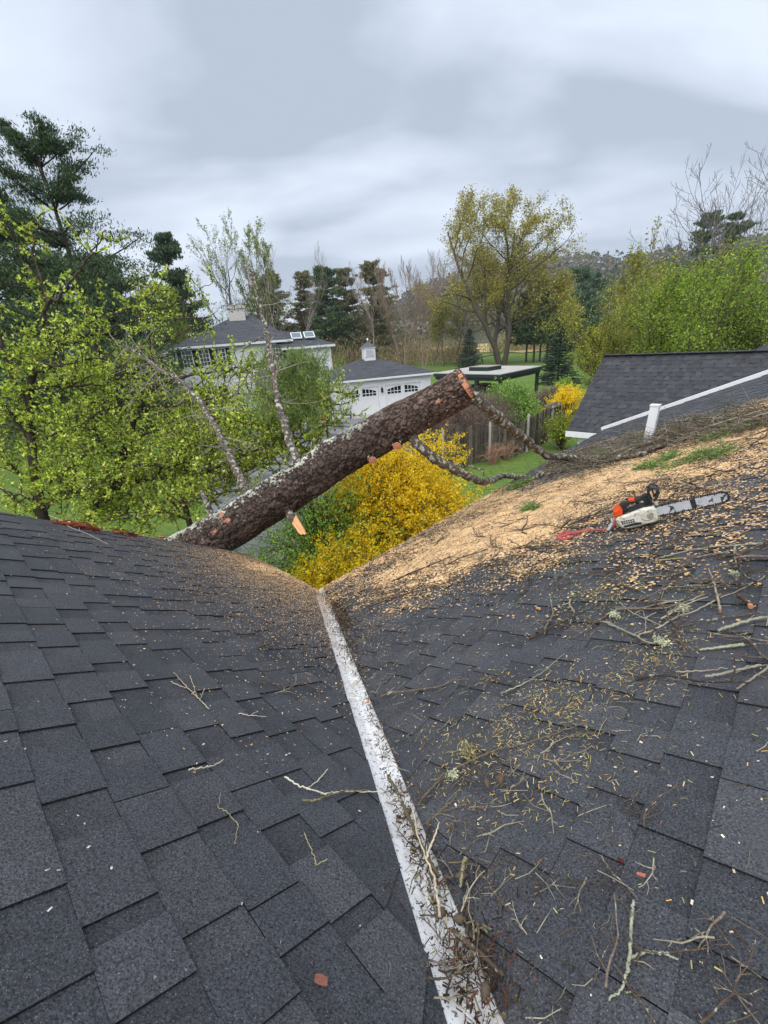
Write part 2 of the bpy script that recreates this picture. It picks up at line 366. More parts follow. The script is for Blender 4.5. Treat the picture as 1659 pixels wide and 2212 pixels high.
# valley flashing
vf = MB()
for v0, v1 in zip(np.linspace(-1.9, 3.45, 30)[:-1], np.linspace(-1.9, 3.45, 30)[1:]):
    for sgn in (-1, 1):
        w_ = MG + .02
        def pt(v, o, li=.0008):
            u = uval(v) + o; return W(u, v, float(zroof(u, v))) + np.array([0, 0, li])
        q = [pt(v0, 0), pt(v1, 0), pt(v1, sgn * w_), pt(v0, sgn * w_)]
        vf.add(q if sgn < 0 else q[::-1], [(0, 1, 2, 3)])
vf.build('valley_flashing', M_FLASH, hou)
# eave drip edges, rake trim, fascia, walls
tr = MB()
tr.beam(W(UEND - .03, vval(UEND) + .1, zL(UEND) - .13), W(UEND - .03, RAKE - .05, zL(UEND) - .13), .03, .16)
tr.beam(W(UEND, VEND - .03, zR(0, VEND) - .12), W(UFAR, VEND - .03, float(zR(UFAR, VEND)) - .12), .03, .16)
tr.beam(W(-1.7, RAKE - .03, zL(-1.7) - .12), W(UEND, RAKE - .03, zL(UEND) - .12), .03, .16)
tr.build('fascia', M_WHITE, hou)
tm = MB()
vs_ = np.linspace(-1.7, VEND + .02, 16)
for a, b in zip(vs_[:-1], vs_[1:]):
    tm.beam(W(UFAR + .03, a, float(zR(UFAR, a)) - .02), W(UFAR + .03, b, float(zR(UFAR, b)) - .02), .14, .19)
tm.build('rake_trim', M_WHITE, hou)
wl = MB()
H0 = zL(UEND) - .2
wl.poly([W(-5.0, 4.5, 0), W(UEND - .3, 4.5, 0), W(UEND - .3, 4.5, H0 + .1), W(-1.7, 4.5, zL(-1.7) - .25), W(-5.0, 4.5, H0 + .1)], NX * -.2)
wl.poly([W(UEND - .3, 3.05, 0), W(UEND - .3, 4.3, 0), W(UEND - .3, 4.3, H0), W(UEND - .3, 3.05, H0)], UX * -.2)
wl.poly([W(UEND - .3, 3.0, 0), W(UFAR - .4, 3.0, 0), W(UFAR - .4, 3.0, H0), W(UEND - .3, 3.0, H0)], NX * -.2)
wl.poly([W(UFAR - .35, 2.8, 0), W(UFAR - .35, -6, 0), W(UFAR - .35, -6, H0), W(UFAR - .35, -1.7, zR(UFAR, -1.7) - .3), W(UFAR - .35, 2.8, H0 + .1)], UX * -.2)
wl.build('wall', M_WALL, hou)
# white square vent post on the right slope
pu, pv = onR(1399, 956); pb = W(pu, pv, float(zR(pu, pv)))
ps = MB(); ptp = pb + np.array([0.03, 0, .56])
ps.beam(pb - np.array([0, 0, .03]), ptp, .115, .115, up=UX)
ps.beam(ptp, ptp + np.array([0, 0, .02]), .13, .13, up=UX)
ps.build('vent_post', M_WHITE, hou)['label'] = 'short white square post rising from the right slope'
fl = MB(); fl.beam(pb + NRn * .012 - NX * .16, pb + NRn * .012 + NX * .16, .30, .02, up=NRn); fl.build('post_flashing', M_TAR, hou)

# ------------------------------------------------------------------ outbuilding roof beyond the right rake
EZ = 2.5; E1 = gnd(1225, 930, EZ); r_ = ray(1305, 768)
ev = E1 @ NX; sR = (ev) / (r_ @ NX); RG = C0 + r_ * sR
wing = thing('shingled_outbuilding', 'dark shingled gabled outbuilding with white eave behind the white rake trim', 'outbuilding', (0, 0, 0))
ru, eu = RG @ UX, E1 @ UX; tW = (RG[2] - EZ) / (ru - eu); cW = math.cos(math.atan(tW))
NWn = np.array([-tW * UX[0], -tW * UX[1], 1.]) * cW
PALW = np.array([S(60, 62, 68), S(52, 54, 61), S(48, 50, 56), S(64, 66, 72), S(56, 58, 64)])
def PW(a, s, l): return W(ru - s, -a, RG[2] - tW * s) + NWn * l
bw = shingles('w', 0, ru - eu, cW * 1.2, lambda s: (-ev, -ev + 14), PW, 13, PALW)
bw.build('roof_slope', M_SH, wing)
cap = MB()
for q in np.arange(-ev, -ev + 14, .2):
    c = PALW[rng.integers(5)] * 1.05
    cap.beam(W(ru, -q, RG[2] + .012), W(ru, -q - .21, RG[2] + .02), .26, .022, c)
cap.build('ridge_cap', M_SH, wing)
wb = MB(); wb.add([W(ru, ev, RG[2] - .01), W(ru, ev - 14, RG[2] - .01), W(ru + 3, ev - 14, RG[2] - 3 * tW), W(ru + 3, ev, RG[2] - 3 * tW)], [(0, 1, 2, 3)], PALW[1]); wb.build('back_slope', M_SHF, wing)
wf = MB()
wf.beam(W(eu - .02, ev + .03, EZ - .10), W(eu - .02, ev - 14, EZ - .10), .035, .17)
wf.build('fascia', M_WHITE, wing)
ww = MB(); ww.poly([W(eu + .3, ev - .25, 0), W(ru + 3, ev - .25, 0), W(ru + 3, ev - .25, RG[2] - 3 * tW - .2), W(ru, ev - .25, RG[2] - .2), W(eu + .3, ev - .25, EZ)], -NX * 13)
ww.build('wall', M_WHITE, wing)
# another roof corner further right
rb = thing('farther_outbuilding', 'small grey roof corner rising just above the outbuilding ridge', 'outbuilding', (0, 0, 0))
pk = hz(1662, 752, 24); dr = nrm(np.array([pk[0], pk[1], 0])); sx = np.array([dr[1], -dr[0], 0])
b = MB(); b.poly([pk - sx * 3.2 + np.array([0, 0, -2]), pk, pk + sx * 3.2 + np.array([0, 0, -2])], dr * 5, PALW[3] * 1.3); b.build('roof', M_SHF, rb)
b = MB(); c_ = pk + dr * .3; b.poly([[*(c_ - sx * 2.8)[:2], 0], [*(c_ + sx * 2.8)[:2], 0], c_ + sx * 2.8 + np.array([0, 0, -2.]), c_ - sx * 2.8 + np.array([0, 0, -2.])], dr * 4.4); b.build('wall', M_WHITE, rb)
# ------------------------------------------------------------------ white garage
def hip(b, x0, x1, y0, y1, z, zt, rx0, rx1, ry, c, ov=.35, th=.12):
    e = [(x0 - ov, y0 - ov, z), (x1 + ov, y0 - ov, z), (x1 + ov, y1 + ov, z), (x0 - ov, y1 + ov, z)]
    lo = [(p[0], p[1], p[2] - th) for p in e]
    t = [(rx0, ry, zt), (rx1, ry, zt)]
    b.add(e + t + lo, [(0, 1, 5, 4), (1, 2, 5), (2, 3, 4, 5), (3, 0, 4), (6, 9, 8, 7)], c)
    return e, lo
def courses(b, a, bb, tl, tr, n, c, lift=.012):
    """thin overlapping course slabs on a roof face given by its eave a-bb and top tl-tr"""
    a, bb, tl, tr = [np.asarray(p, float) for p in (a, bb, tl, tr)]
    nn = nrm(np.cross(bb - a, tl - a)); 
    if nn[2] < 0: nn = -nn
    for k in range(n):
        t0, t1 = k / n, (k + 1) / n
        m = 8
        for q in range(m):
            f0, f1 = q / m, (q + 1) / m
            lo0 = a + (bb - a) * f0 ; lo1 = a + (bb - a) * f1; hi0 = tl + (tr - tl) * f0; hi1 = tl + (tr - tl) * f1
            cc = c * rng.uniform(.82, 1.15)
            b.add([lo0 + (hi0 - lo0) * t0 + nn * lift * 2, lo1 + (hi1 - lo1) * t0 + nn * lift * 2, lo1 + (hi1 - lo1) * t1 + nn * lift, lo0 + (hi0 - lo0) * t1 + nn * lift,
                   lo0 + (hi0 - lo0) * t0 + nn * .002, lo1 + (hi1 - lo1) * t0 + nn * .002], [(0, 1, 2, 3), (4, 5, 1, 0)], cc)
RC_ = S(78, 80, 86)
gar = thing('garage', 'white two-door garage with dark hip roof and a small louvred cupola', 'garage', GO, GA)
GW, GD, GE = 8.43, 7.4, 2.72
b = MB()
D1, D2 = (.98, 3.95), (4.5, 7.5); DT = 2.16
for x0, x1 in ((0, D1[0]), (D1[1], D2[0]), (D2[1], GW)): b.box(x0, x1, 0, .2, 0, GE)
for a, c in (D1, D2): b.box(a, c, 0, .2, DT + .02, GE)
b.box(0, .2, .2, GD, 0, GE); b.box(GW - .2, GW, .2, GD, 0, GE); b.box(.2, GW - .2, GD - .2, GD, 0, GE)
b.build('wall', M_WHITE, gar)
b = MB(); e, lo = hip(b, 0, GW, 0, GD, GE + .12, 4.12, 3.55, 4.95, 3.7, RC_)
T0, T1_ = (3.55, 3.7, 4.12), (4.95, 3.7, 4.12)
courses(b, e[0], e[1], T0, T1_, 24, RC_); courses(b, e[1], e[2], T1_, T1_, 24, RC_); courses(b, e[3], e[0], T0, T0, 24, RC_)
ro = b.build('roof', M_SHF, gar)
b = MB()
for p, q in ((0, 1), (1, 2), (2, 3), (3, 0)): b.beam(np.array(e[p]) - (0, 0, .09), np.array(e[q]) - (0, 0, .09), .04, .15)
b.build('fascia', M_WHITE, gar)
for a, c in (D1, D2):
    wd = c - a; b = MB(); nb = 22
    b.box(a + .02, c - .02, .07, .12, .01, DT)
    for q in range(nb):                       # tongue and groove boards
        x0 = a + .14 + (wd - .28) * q / nb; b.box(x0 + .012, x0 + (wd - .28) / nb - .012, .055, .07, .12, 1.28)
    b.box(a + .02, c - .02, .045, .07, .01, .12); b.box(a + .02, c - .02, .045, .07, 1.28, 1.40)
    b.box(a + .02, a + .14, .045, .07, .12, 1.28); b.box(c - .14, c - .02, .045, .07, .12, 1.28)
    b.box((a + c) / 2 - .06, (a + c) / 2 + .06, .042, .07, .12, DT)
    d = b.build('garage_door', M_WHITE, gar)
    for sx_, (wa, wc) in ((-1, (a + .2, (a + c) / 2 - .16)), (1, ((a + c) / 2 + .16, c - .2))):
        def top(x):                           # arched head, highest at the door's middle
            t = (x - (a + c) / 2) / (wd / 2); return 2.04 - .30 * t * t
        xs_ = np.linspace(wa, wc, 9); zb = 1.46
        fb = MB(); pts = [(x, .05, top(x)) for x in xs_][::-1] + [(wa, .05, zb), (wc, .05, zb)]
        fb.poly(pts, (0, .014, 0)); wdw = fb.build('window', M_GLASS, d)
        mb = MB()
        for q in range(1, 4): x = wa + (wc - wa) * q / 4; mb.box(x - .02, x + .02, .033, .05, zb, top(x) - .005)
        mb.box(wa, wc, .031, .05, 1.64, 1.68)
        for q in range(8): mb.beam((xs_[q], .036, top(xs_[q]) + .02), (xs_[q + 1], .036, top(xs_[q + 1]) + .02), .03, .05, up=(0, 0, 1))
        mb.box(wa - .04, wa, .031, .05, zb - .04, top(wa) + .02); mb.box(wc, wc + .04, .031, .05, zb - .04, top(wc) + .02); mb.box(wa, wc, .031, .05, zb - .04, zb)
        mb.build('muntin', M_WHITE, wdw)
    b = MB(); xa = np.linspace(a - .14, c + .14, 15); zt = lambda x: 2.62 - .30 * ((x - (a + c) / 2) / (wd / 2 + .14)) ** 2
    for q in range(14): b.beam((xa[q], -.025, zt(xa[q])), (xa[q + 1], -.025, zt(xa[q + 1])), .05, .07)
    b.poly([(x, -.012, zt(x) - .03) for x in xa] + [(c + .14, -.012, DT), (a - .14, -.012, DT)], (0, .012, 0))
    b.box(a - .14, a, -.03, -.001, 0, 2.3); b.box(c, c + .14, -.03, -.001, 0, 2.3)
    b.build('arch_trim', M_WHITE, gar)
cpx, cpy = 4.25, 3.7
b = MB(); b.box(cpx - .48, cpx + .48, cpy - .48, cpy + .48, 3.9, 5.02); b.box(cpx - .56, cpx + .56, cpy - .56, cpy + .56, 4.98, 5.06); cu = b.build('cupola', M_WHITE, gar)
b = MB()
for k in range(7):
    z = 4.36 + k * .085; b.poly([(cpx - .34, cpy - .485, z), (cpx + .34, cpy - .485, z), (cpx + .34, cpy - .53, z - .05), (cpx - .34, cpy - .53, z - .05)], (0, 0, .012), (.8, .8, .82))
b.box(cpx - .4, cpx - .34, cpy - .535, cpy - .481, 4.26, 4.98); b.box(cpx + .34, cpx + .4, cpy - .535, cpy - .481, 4.26, 4.98)
b.build('louvre', M_WHITE, cu)
b = MB(); b.add([(cpx - .6, cpy - .6, 5.06), (cpx + .6, cpy - .6, 5.06), (cpx + .6, cpy + .6, 5.06), (cpx - .6, cpy + .6, 5.06), (cpx, cpy, 5.5)], [(0, 1, 4), (1, 2, 4), (2, 3, 4), (3, 0, 4), (3, 2, 1, 0)], RC_ * 1.3)
b.build('cupola_roof', M_SHF, cu)
b = MB(); b.lathe([(.03, 5.44), (.03, 5.56), (.09, 5.6), (.1, 5.66), (.06, 5.72), (.01, 5.78)], cpx, cpy, 10); b.build('finial', M_WHITE, cu)
b = MB(); b.box(4.19, 4.27, -.1, 0, 1.95, 2.02); b.lathe([(.02, 1.62), (.085, 1.66), (.1, 1.92), (.03, 2.04), (.01, 2.12)], 4.23, -.12, 8); b.build('lantern', M_BLACKP, gar)
# breezeway between garage and house
bz = thing('breezeway', 'low white porch with dark roof joining garage to the house', 'porch', gp(-5.2, .6), GA)
b = MB(); zr = 3.85; e = [(-.2, -.35, 2.62), (5.5, -.35, 2.62), (5.5, 6, 2.62), (-.2, 6, 2.62)]; t = [(-.2, 3.2, zr), (5.9, 3.2, zr)]
b.add(e + t, [(0, 1, 5, 4), (2, 3, 4, 5), (0, 4, 3), (1, 2, 5), (3, 2, 1, 0)], RC_); courses(b, e[0], e[1], t[0], t[1], 22, RC_); b.build('roof', M_SHF, bz)
b = MB(); b.box(-.2, 5.19, -.38, -.352, 2.42, 2.6); b.box(-.2, 5.19, -.3, -.1, 2.3, 2.5); b.build('fascia', M_WHITE, bz)
for x in (.1, 1.9, 3.6): b = MB(); b.box(x - .08, x + .08, -.25, -.09, 0, 2.3); b.build('post', M_WHITE, bz)
b = MB(); b.box(-.2, 5.19, 2.4, 2.5, 0, 2.5); b.build('wall', M_WALL, bz)
b = MB(); b.box(2.2, 3.2, 2.33, 2.4, .02, 2.1); b.build('door', M_GREENP, bz)
b = MB(); b.box(.4, 1.6, 2.34, 2.4, .9, 2.1); b.build('window', M_GLASS, bz)

# ------------------------------------------------------------------ two-storey house
HO = hz(716, 770, 46.); HO[2] = 0
hs = thing('two_storey_house', 'white two-storey clapboard house with black shutters, hip roof and pale chimney', 'house', HO, GA)
def clap(b, a, c, z0, z1, out, st=.125):
    """clapboards on the wall from a to c (2D), facing out"""
    a = np.array([*a, 0.]); c = np.array([*c, 0.]); o = np.array([*out, 0.])
    z = z0
    while z < z1 - .01:
        zz_ = min(z + st, z1)
        b.add([a + o * .022 + (0, 0, z), c + o * .022 + (0, 0, z), c + o * .004 + (0, 0, zz_), a + o * .004 + (0, 0, zz_), a + (0, 0, z), c + (0, 0, z)], [(0, 1, 2, 3), (4, 5, 1, 0)], np.array([1, 1, 1]) * rng.uniform(.93, 1))
        z += st
b = MB(); ez = 6.15
b.box(-14.5, -4.0, .7, 9.5, 0, ez); b.box(-3.999, 0, 0, 8, 0, ez - .75)
clap(b, (-14.5, .7), (-4.0, .7), .4, ez, (0, -1)); clap(b, (-4.0, 0), (0, 0), .4, ez - .75, (0, -1)); clap(b, (0, 0), (0, 8), .4, ez - .75, (1, 0)); clap(b, (-4.0, .7), (-4.0, 9.5), ez - .8, ez, (1, 0))
for x in (-3.92, -.08): b.box(x - .09, x + .09, -.04, 0, 0, ez - .75)
b.build('wall', M_WHITE, hs)
b = MB(); e, lo = hip(b, -14.5, -4.0, .7, 9.5, ez + .1, 8.85, -8.8, -7.0, 5.1, RC_, .45)
A, B = (-8.8, 5.1, 8.85), (-7.0, 5.1, 8.85)
courses(b, e[0], e[1], A, B, 30, RC_); courses(b, e[1], e[2], B, B, 30, RC_); courses(b, e[3], e[0], A, A, 30, RC_)
w0 = ez - .65; we = [(-4.8, -.4, w0), (.42, -.4, w0), (.42, 8.4, w0), (-4.8, 8.4, w0)]; wt = [(-6.5, 3.9, 7.5), (-2.2, 3.9, 6.75)]
b.add(we + wt, [(0, 1, 5, 4), (1, 2, 5), (2, 3, 4, 5), (3, 2, 1, 0)], RC_); courses(b, we[0], we[1], wt[0], wt[1], 22, RC_); courses(b, we[1], we[2], wt[1], wt[1], 22, RC_)
hr = b.build('roof', M_SHF, hs)
b = MB()
for p, q in ((0, 1), (1, 2)): b.beam(np.array(e[p]) - (0, 0, .1), np.array(e[q]) - (0, 0, .1), .05, .2); b.beam(np.array(we[p]) - (0, 0, .1), np.array(we[q]) - (0, 0, .1), .05, .2)
b.build('fascia', M_WHITE, hs)
b = MB(); b.box(-9.3, -7.7, 4.2, 5.2, 7.2, 9.65); b.box(-9.38, -7.62, 4.12, 5.28, 9.5, 9.75); ch = b.build('chimney', M_BRICKW, hr)
b = MB(); b.box(-9.2, -8.7, 4.4, 5, 9.75, 9.88); b.box(-8.3, -7.8, 4.4, 5, 9.75, 9.88); b.build('flue', M_STONE, ch)
def onw(x, y, l=0):                           # point on the wing's front roof face
    a, bb, c = [np.array(p) for p in (we[0], we[1], wt[0])]; n_ = nrm(np.cross(bb - a, c - a)); n_ = n_ if n_[2] > 0 else -n_
    z = a[2] - (n_[0] * (x - a[0]) + n_[1] * (y - a[1])) / n_[2]; return np.array([x, y, z]) + n_ * l
for x0 in (-3.6, -2.3):
    b = MB(); q = [onw(x0, 1.1, .03), onw(x0 + 1.05, 1.1, .03), onw(x0 + 1.05, 2.3, .03), onw(x0, 2.3, .03)]
    b.poly(q, onw(0, 0, .1) - onw(0, 0, 0)); sk = b.build('skylight', M_WHITE, hr)
    b = MB(); q = [onw(x0 + .08, 1.2, .135), onw(x0 + .97, 1.2, .135), onw(x0 + .97, 2.2, .135), onw(x0 + .08, 2.2, .135)]; b.add(q, [(0, 1, 2, 3)]); b.build('pane', M_SKYL, sk)
def window(x, y, z, wd=.95, ht=1.5, sh=True, nx_=3, nz=4):
    b = MB(); b.box(x - wd / 2 - .09, x + wd / 2 + .09, y - .06, y - .026, z - .1, z + ht + .1); f = b.build('window', M_WHITE, hs)
    b = MB(); b.box(x - wd / 2, x + wd / 2, y - .075, y - .061, z, z + ht); b.build('pane', M_PANE, f)
    b = MB()
    for k in range(1, nx_): xx = x - wd / 2 + wd * k / nx_; b.box(xx - .018, xx + .018, y - .09, y - .076, z, z + ht)
    for k in range(1, nz): q = z + ht * k / nz; b.box(x - wd / 2, x + wd / 2, y - .093, y - .0765, q - .02, q + .02)
    b.build('muntin', M_WHITE, f)
    if sh:
        for s in (-1, 1):
            b = MB(); xc = x + s * (wd / 2 + .28); b.box(xc - .18, xc + .18, y - .075, y - .027, z - .05, z + ht + .05)
            for k in range(14): b.box(xc - .14, xc + .14, y - .09, y - .076, z + .05 + k * .1, z + .1 + k * .1)
            b.build('shutter', M_BLACKP, hs)
for x in (-13.5, -12.0, -10.5, -5.2): window(x, .7, 4.45, ht=1.4, wd=.8)
for x in (-13.5, -11.5, -6.0): window(x, .7, .9, ht=1.6)
window(-2.3, 0, .9, ht=1.5)

# ------------------------------------------------------------------ carport
def hzz(x, y, z):                             # where the sight line through a pixel crosses height z
    r = ray(x, y); return C0 + r * ((z - CAMZ) / r[2])
CZ = 2.72
cA, cB, cC_ = hzz(937, 807, CZ), hzz(1081, 810, CZ), hzz(1171, 791.5, CZ); cD = cA + (cC_ - cB)
cp = thing('carport', 'flat-roofed open carport with dark green frame beside the garage', 'carport', cB)
L_ = lambda p: np.asarray(p) - cB
up = np.array([0, 0, 1.])
b = MB(); b.poly([L_(cA) + up * .0, L_(cB), L_(cC_), L_(cD)], up * .05); b.build('roof', M_FLATR, cp)
b = MB()
for p, q in ((cA, cB), (cB, cC_), (cC_, cD), (cD, cA)): b.beam(L_(p) - up * .12, L_(q) - up * .12, .08, .23)
ins = lambda p: L_(p) * .96 + (L_((cA + cB + cC_ + cD) / 4)) * .04
for p, q in ((cA, cB), (cB, cC_), (cC_, cD)): b.beam(ins(p) - up * .34, ins(q) - up * .34, .14, .22)
b.build('beam', M_GREENP, cp)
for p in (cA * .93 + cD * .07, cB * .93 + cC_ * .05 + cA * .02, cC_ * .98 + cA * .02, cD * .97 + cB * .03, (cA + cB * 2) / 3):
    q = ins(p); b = MB(); b.box(q[0] - .11, q[0] + .11, q[1] - .11, q[1] + .11, -CZ, -.45); b.build('post', M_GREENP, cp)
mid = L_((cA * .28 + cB * .30 + cC_ * .22 + cD * .20)); ex_ = nrm(L_(cA)); ey_ = nrm(np.cross(up, ex_))
b = MB(); b.poly([mid + ex_ * i + ey_ * j + up * .05 for i, j in ((-.95, -.8), (.95, -.8), (.95, .8), (-.95, .8))], up * .28, (1, 1, 1)); b.build('skylight_box', M_GREENP, cp)
b = MB(); b.poly([mid + ex_ * i + ey_ * j + up * .335 for i, j in ((-.99, -.84), (.99, -.84), (.99, .84), (-.99, .84))], up * .03); b.build('skylight_lid', M_STONE, cp)
# car below it
def car(name, label, loc, rz):
    t = thing(name, label, 'car', loc, rz, None)
    b = MB(); prof = [(-2.2, .32), (-2.25, .75), (-2.1, 1.0), (-1.75, 1.06), (-1.45, 1.58), (-1.1, 1.70), (.3, 1.70), (.75, 1.55), (1.25, 1.08), (2.0, .95), (2.22, .72), (2.2, .34)]
    b.poly([(x, -.88, z) for x, z in prof], (0, 1.76, 0)); bo = b.build('body', M_CAR, t)
    b = MB()
    for y in (-.892, .882): b.poly([(-1.3, y, 1.1), (-1.12, y, 1.58), (.25, y, 1.6), (.62, y, 1.48), (1.0, y, 1.1)], (0, .01, 0))
    b.poly([(1.22, -.75, 1.12), (.80, -.68, 1.53), (.80, .68, 1.53), (1.22, .75, 1.12)], (.012, 0, .012)); b.poly([(-1.77, -.75, 1.10), (-1.49, -.68, 1.55), (-1.49, .68, 1.55), (-1.77, .75, 1.10)], (-.012, 0, .012))
    b.build('window', M_GLASS, t)
    for x in (-1.35, 1.4):
        for y in (-.86, .86):
            b = MB(); an = np.linspace(0, 2 * math.pi, 19)[:-1]
            b.poly([(x + .34 * math.cos(a), y - .1, .34 + .34 * math.sin(a)) for a in an], (0, .2, 0)); wh = b.build('wheel', M_TYRE, t)
            b = MB(); b.poly([(x + .2 * math.cos(a), y - .11, .34 + .2 * math.sin(a)) for a in an], (0, .22, 0)); b.build('rim', M_STEEL, wh)
    for y in (-.62, .62): b = MB(); b.box(2.16, 2.25, y - .18, y + .18, .68, .82); b.build('headlight', M_SKYL, t)
    b = MB(); b.box(-2.2, 2.24, -.9, .9, .28, .5); b.build('bumper', M_BLACKP, t)
    return t
cm = (cA + cB + cC_ + cD) / 4
car('parked_car', 'dark car parked in the shade under the carport', (cm[0] - .3, cm[1] - .6, 0), GA - 1.35)
# things by the garage door
t = thing('garden_chair', 'blue-green slatted garden chair by the left garage door', 'chair', gp(1.05, -.85), GA - .3)
for k in range(6):
    x = -.25 + k * .1; b = MB(); b.beam((x, .22, .3), (x * 1.15, .48, 1.0 - abs(x) * .35), .08, .022, up=(1, 0, 0)); b.build('back_slat', M_CHAIR, t)
b = MB()
for k in range(5): b.beam((-.3, -.28 + k * .1, .36 - k * .03), (.3, -.28 + k * .1, .36 - k * .03), .085, .022)
b.build('seat', M_CHAIR, t)
for s in (-1, 1):
    b = MB(); b.box(s * .33 - .07, s * .33 + .07, -.36, .3, .56, .585); b.build('armrest', M_CHAIR, t)
    b = MB(); b.box(s * .3 - .025, s * .3 + .025, -.34, -.25, 0, .56); b.build('leg', M_CHAIR, t)
    b = MB(); b.beam((s * .3, .35, 0), (s * .3, .0, .4), .05, .09); b.build('leg', M_CHAIR, t)
t = thing('planter', 'terracotta pot with reddish plant beside the porch', 'planter', gp(-.75, -.5), 0)
b = MB(); b.lathe([(.17, 0), (.24, .36), (.27, .37), (.27, .43), (.22, .43), (.2, .39)], sides=16); b.build('pot', M_POT, t)
PL_P = t
# swing set
s0, s1_ = gnd(1002, 795), gnd(1052, 796)
dd = 62.
s0, s1_ = az(994, dd), az(1046, dd)
t = thing('swing_frame', 'dark A-frame swing set in front of the small spruce', 'swing', s0)
v_ = s1_ - s0; vp = nrm(np.array([-v_[1], v_[0], 0])); hh = 2.35
b = MB(); b.beam(-v_ * .02 + up * hh, v_ * 1.0 + up * hh * 1.04, .13, .13); b.build('crossbar', M_GREENP, t)
b = MB(); b.beam(v_ + up * hh * 1.04, v_ * 1.75 + up * hh * 1.16, .10, .10); b.build('crossbar', M_GREENP, t)
for f in (.04, .92):
    for s in (-1, 1): b = MB(); b.beam(v_ * (f + s * .14) + vp * s * .9, v_ * f + up * hh, .1, .1, up=(0, 1, 0)); b.build('leg', M_GREENP, t)
for f in (.35, .62):
    b = MB(); c_ = v_ * f
    for s in (-.2, .2): b.beam(c_ + nrm(v_) * s + up * .55, c_ + nrm(v_) * s + up * hh, .02, .02, up=(0, 1, 0))
    b.beam(c_ - nrm(v_) * .25 + up * .55, c_ + nrm(v_) * .25 + up * .55, .2, .04); b.build('swing_seat', M_BLACKP, t)
# pipe rail beyond the outbuilding
p0, p1 = az(1222, 36), az(1258, 36.5)
t = thing('pipe_rail', 'grey bent pipe rail on the lawn behind the yellow bush', 'railing', p0)
v_ = p1 - p0; pr = [up * 0, up * .8, up * .98 + v_ * .06, up * 1.02 + v_ * .15, up * 1.0 + v_ * .85, up * .95 + v_ * .95, v_ + up * .78, v_]
b = MB(); b.tube(pr, .05, 8); b.build('pipe', M_STONE, t)

# ------------------------------------------------------------------ picket fence
fpts = [gnd(905, 1028), gnd(1026, 1002), gnd(1108, 987), gnd(1171, 961), gnd(1205, 944)]
f0 = fpts[0]
fen = thing('picket_fence', 'weathered dark stockade fence running behind the yellow forsythia', 'fence', f0)
cum = [0]
for p, q in zip(fpts[:-1], fpts[1:]): cum.append(cum[-1] + np.linalg.norm(q - p))
def falong(s):
    for k in range(len(fpts) - 1):
        if s <= cum[k + 1] or k == len(fpts) - 2:
            t = (s - cum[k]) / (cum[k + 1] - cum[k]); return fpts[k] + (fpts[k + 1] - fpts[k]) * t, nrm(fpts[k + 1] - fpts[k])
s = 0; FCOL = [S(98, 88, 82), S(86, 77, 73), S(108, 97, 90), S(74, 67, 63)]
fh = 1.72
b = MB(); side = None
while s < cum[-1]:
    p, d = falong(s); nn = np.array([d[1], -d[0], 0]); nn = nn if nn @ (C0 - p) > 0 else -nn
    h = fh + rng.normal(0, .035) + .14 * math.sin(s * .9); wd = .085; p = p - f0 + nn * .03; le = rng.normal(0, .012)
    lean = d * le * 3 + nn * rng.normal(0, .01)
    th = nn * .018
    q = [p - d * wd / 2 + up * .04, p + d * wd / 2 + up * .04, p + d * wd / 2 + lean + up * (h - .07), p + d * .012 + lean + up * h, p - d * .012 + lean + up * h, p - d * wd / 2 + lean + up * (h - .07)]
    b.poly(q, th, FCOL[rng.integers(4)] * rng.uniform(.8, 1.15)); s += .105
b.build('picket_panel', M_FENCE, fen)
b = MB()
for k in range(len(fpts) - 1):
    for z in (.4, 1.35): b.beam(fpts[k] - f0 + up * z, fpts[k + 1] - f0 + up * z, .04, .09, S(96, 88, 80))
b.build('rail', M_FENCE, fen)
s = 1.2
while s < cum[-1]:
    p, d = falong(s); nn = np.array([d[1], -d[0], 0]); nn = nn if nn @ (C0 - p) > 0 else -nn
    b = MB(); b.beam(p - f0 + nn * .085, p - f0 + nn * .085 + up * (fh + .12), .085, .07, S(172, 170, 166), up=d); b.build('post', M_FENCE, fen); s += 2.45
p, d = falong(cum[-1]); pe = p
q0, q1 = falong(cum[-1] * .86)[0], pe
st = thing('lumber_stack', 'pile of grey boards lying along the fence top near its far end', 'lumber', q0)
for k, (o, z) in enumerate(((-.16, fh + .03), (.0, fh + .035), (.12, fh + .09))):
    b = MB(); nn = np.array([-d[1], d[0], 0]); b.beam(nn * (o + .1) + up * z, q1 - q0 + nn * (o + .1) + up * (z + .04), .16, .05, S(112, 106, 98) * rng.uniform(.8, 1.1)); b.build('board', M_FENCE, st)

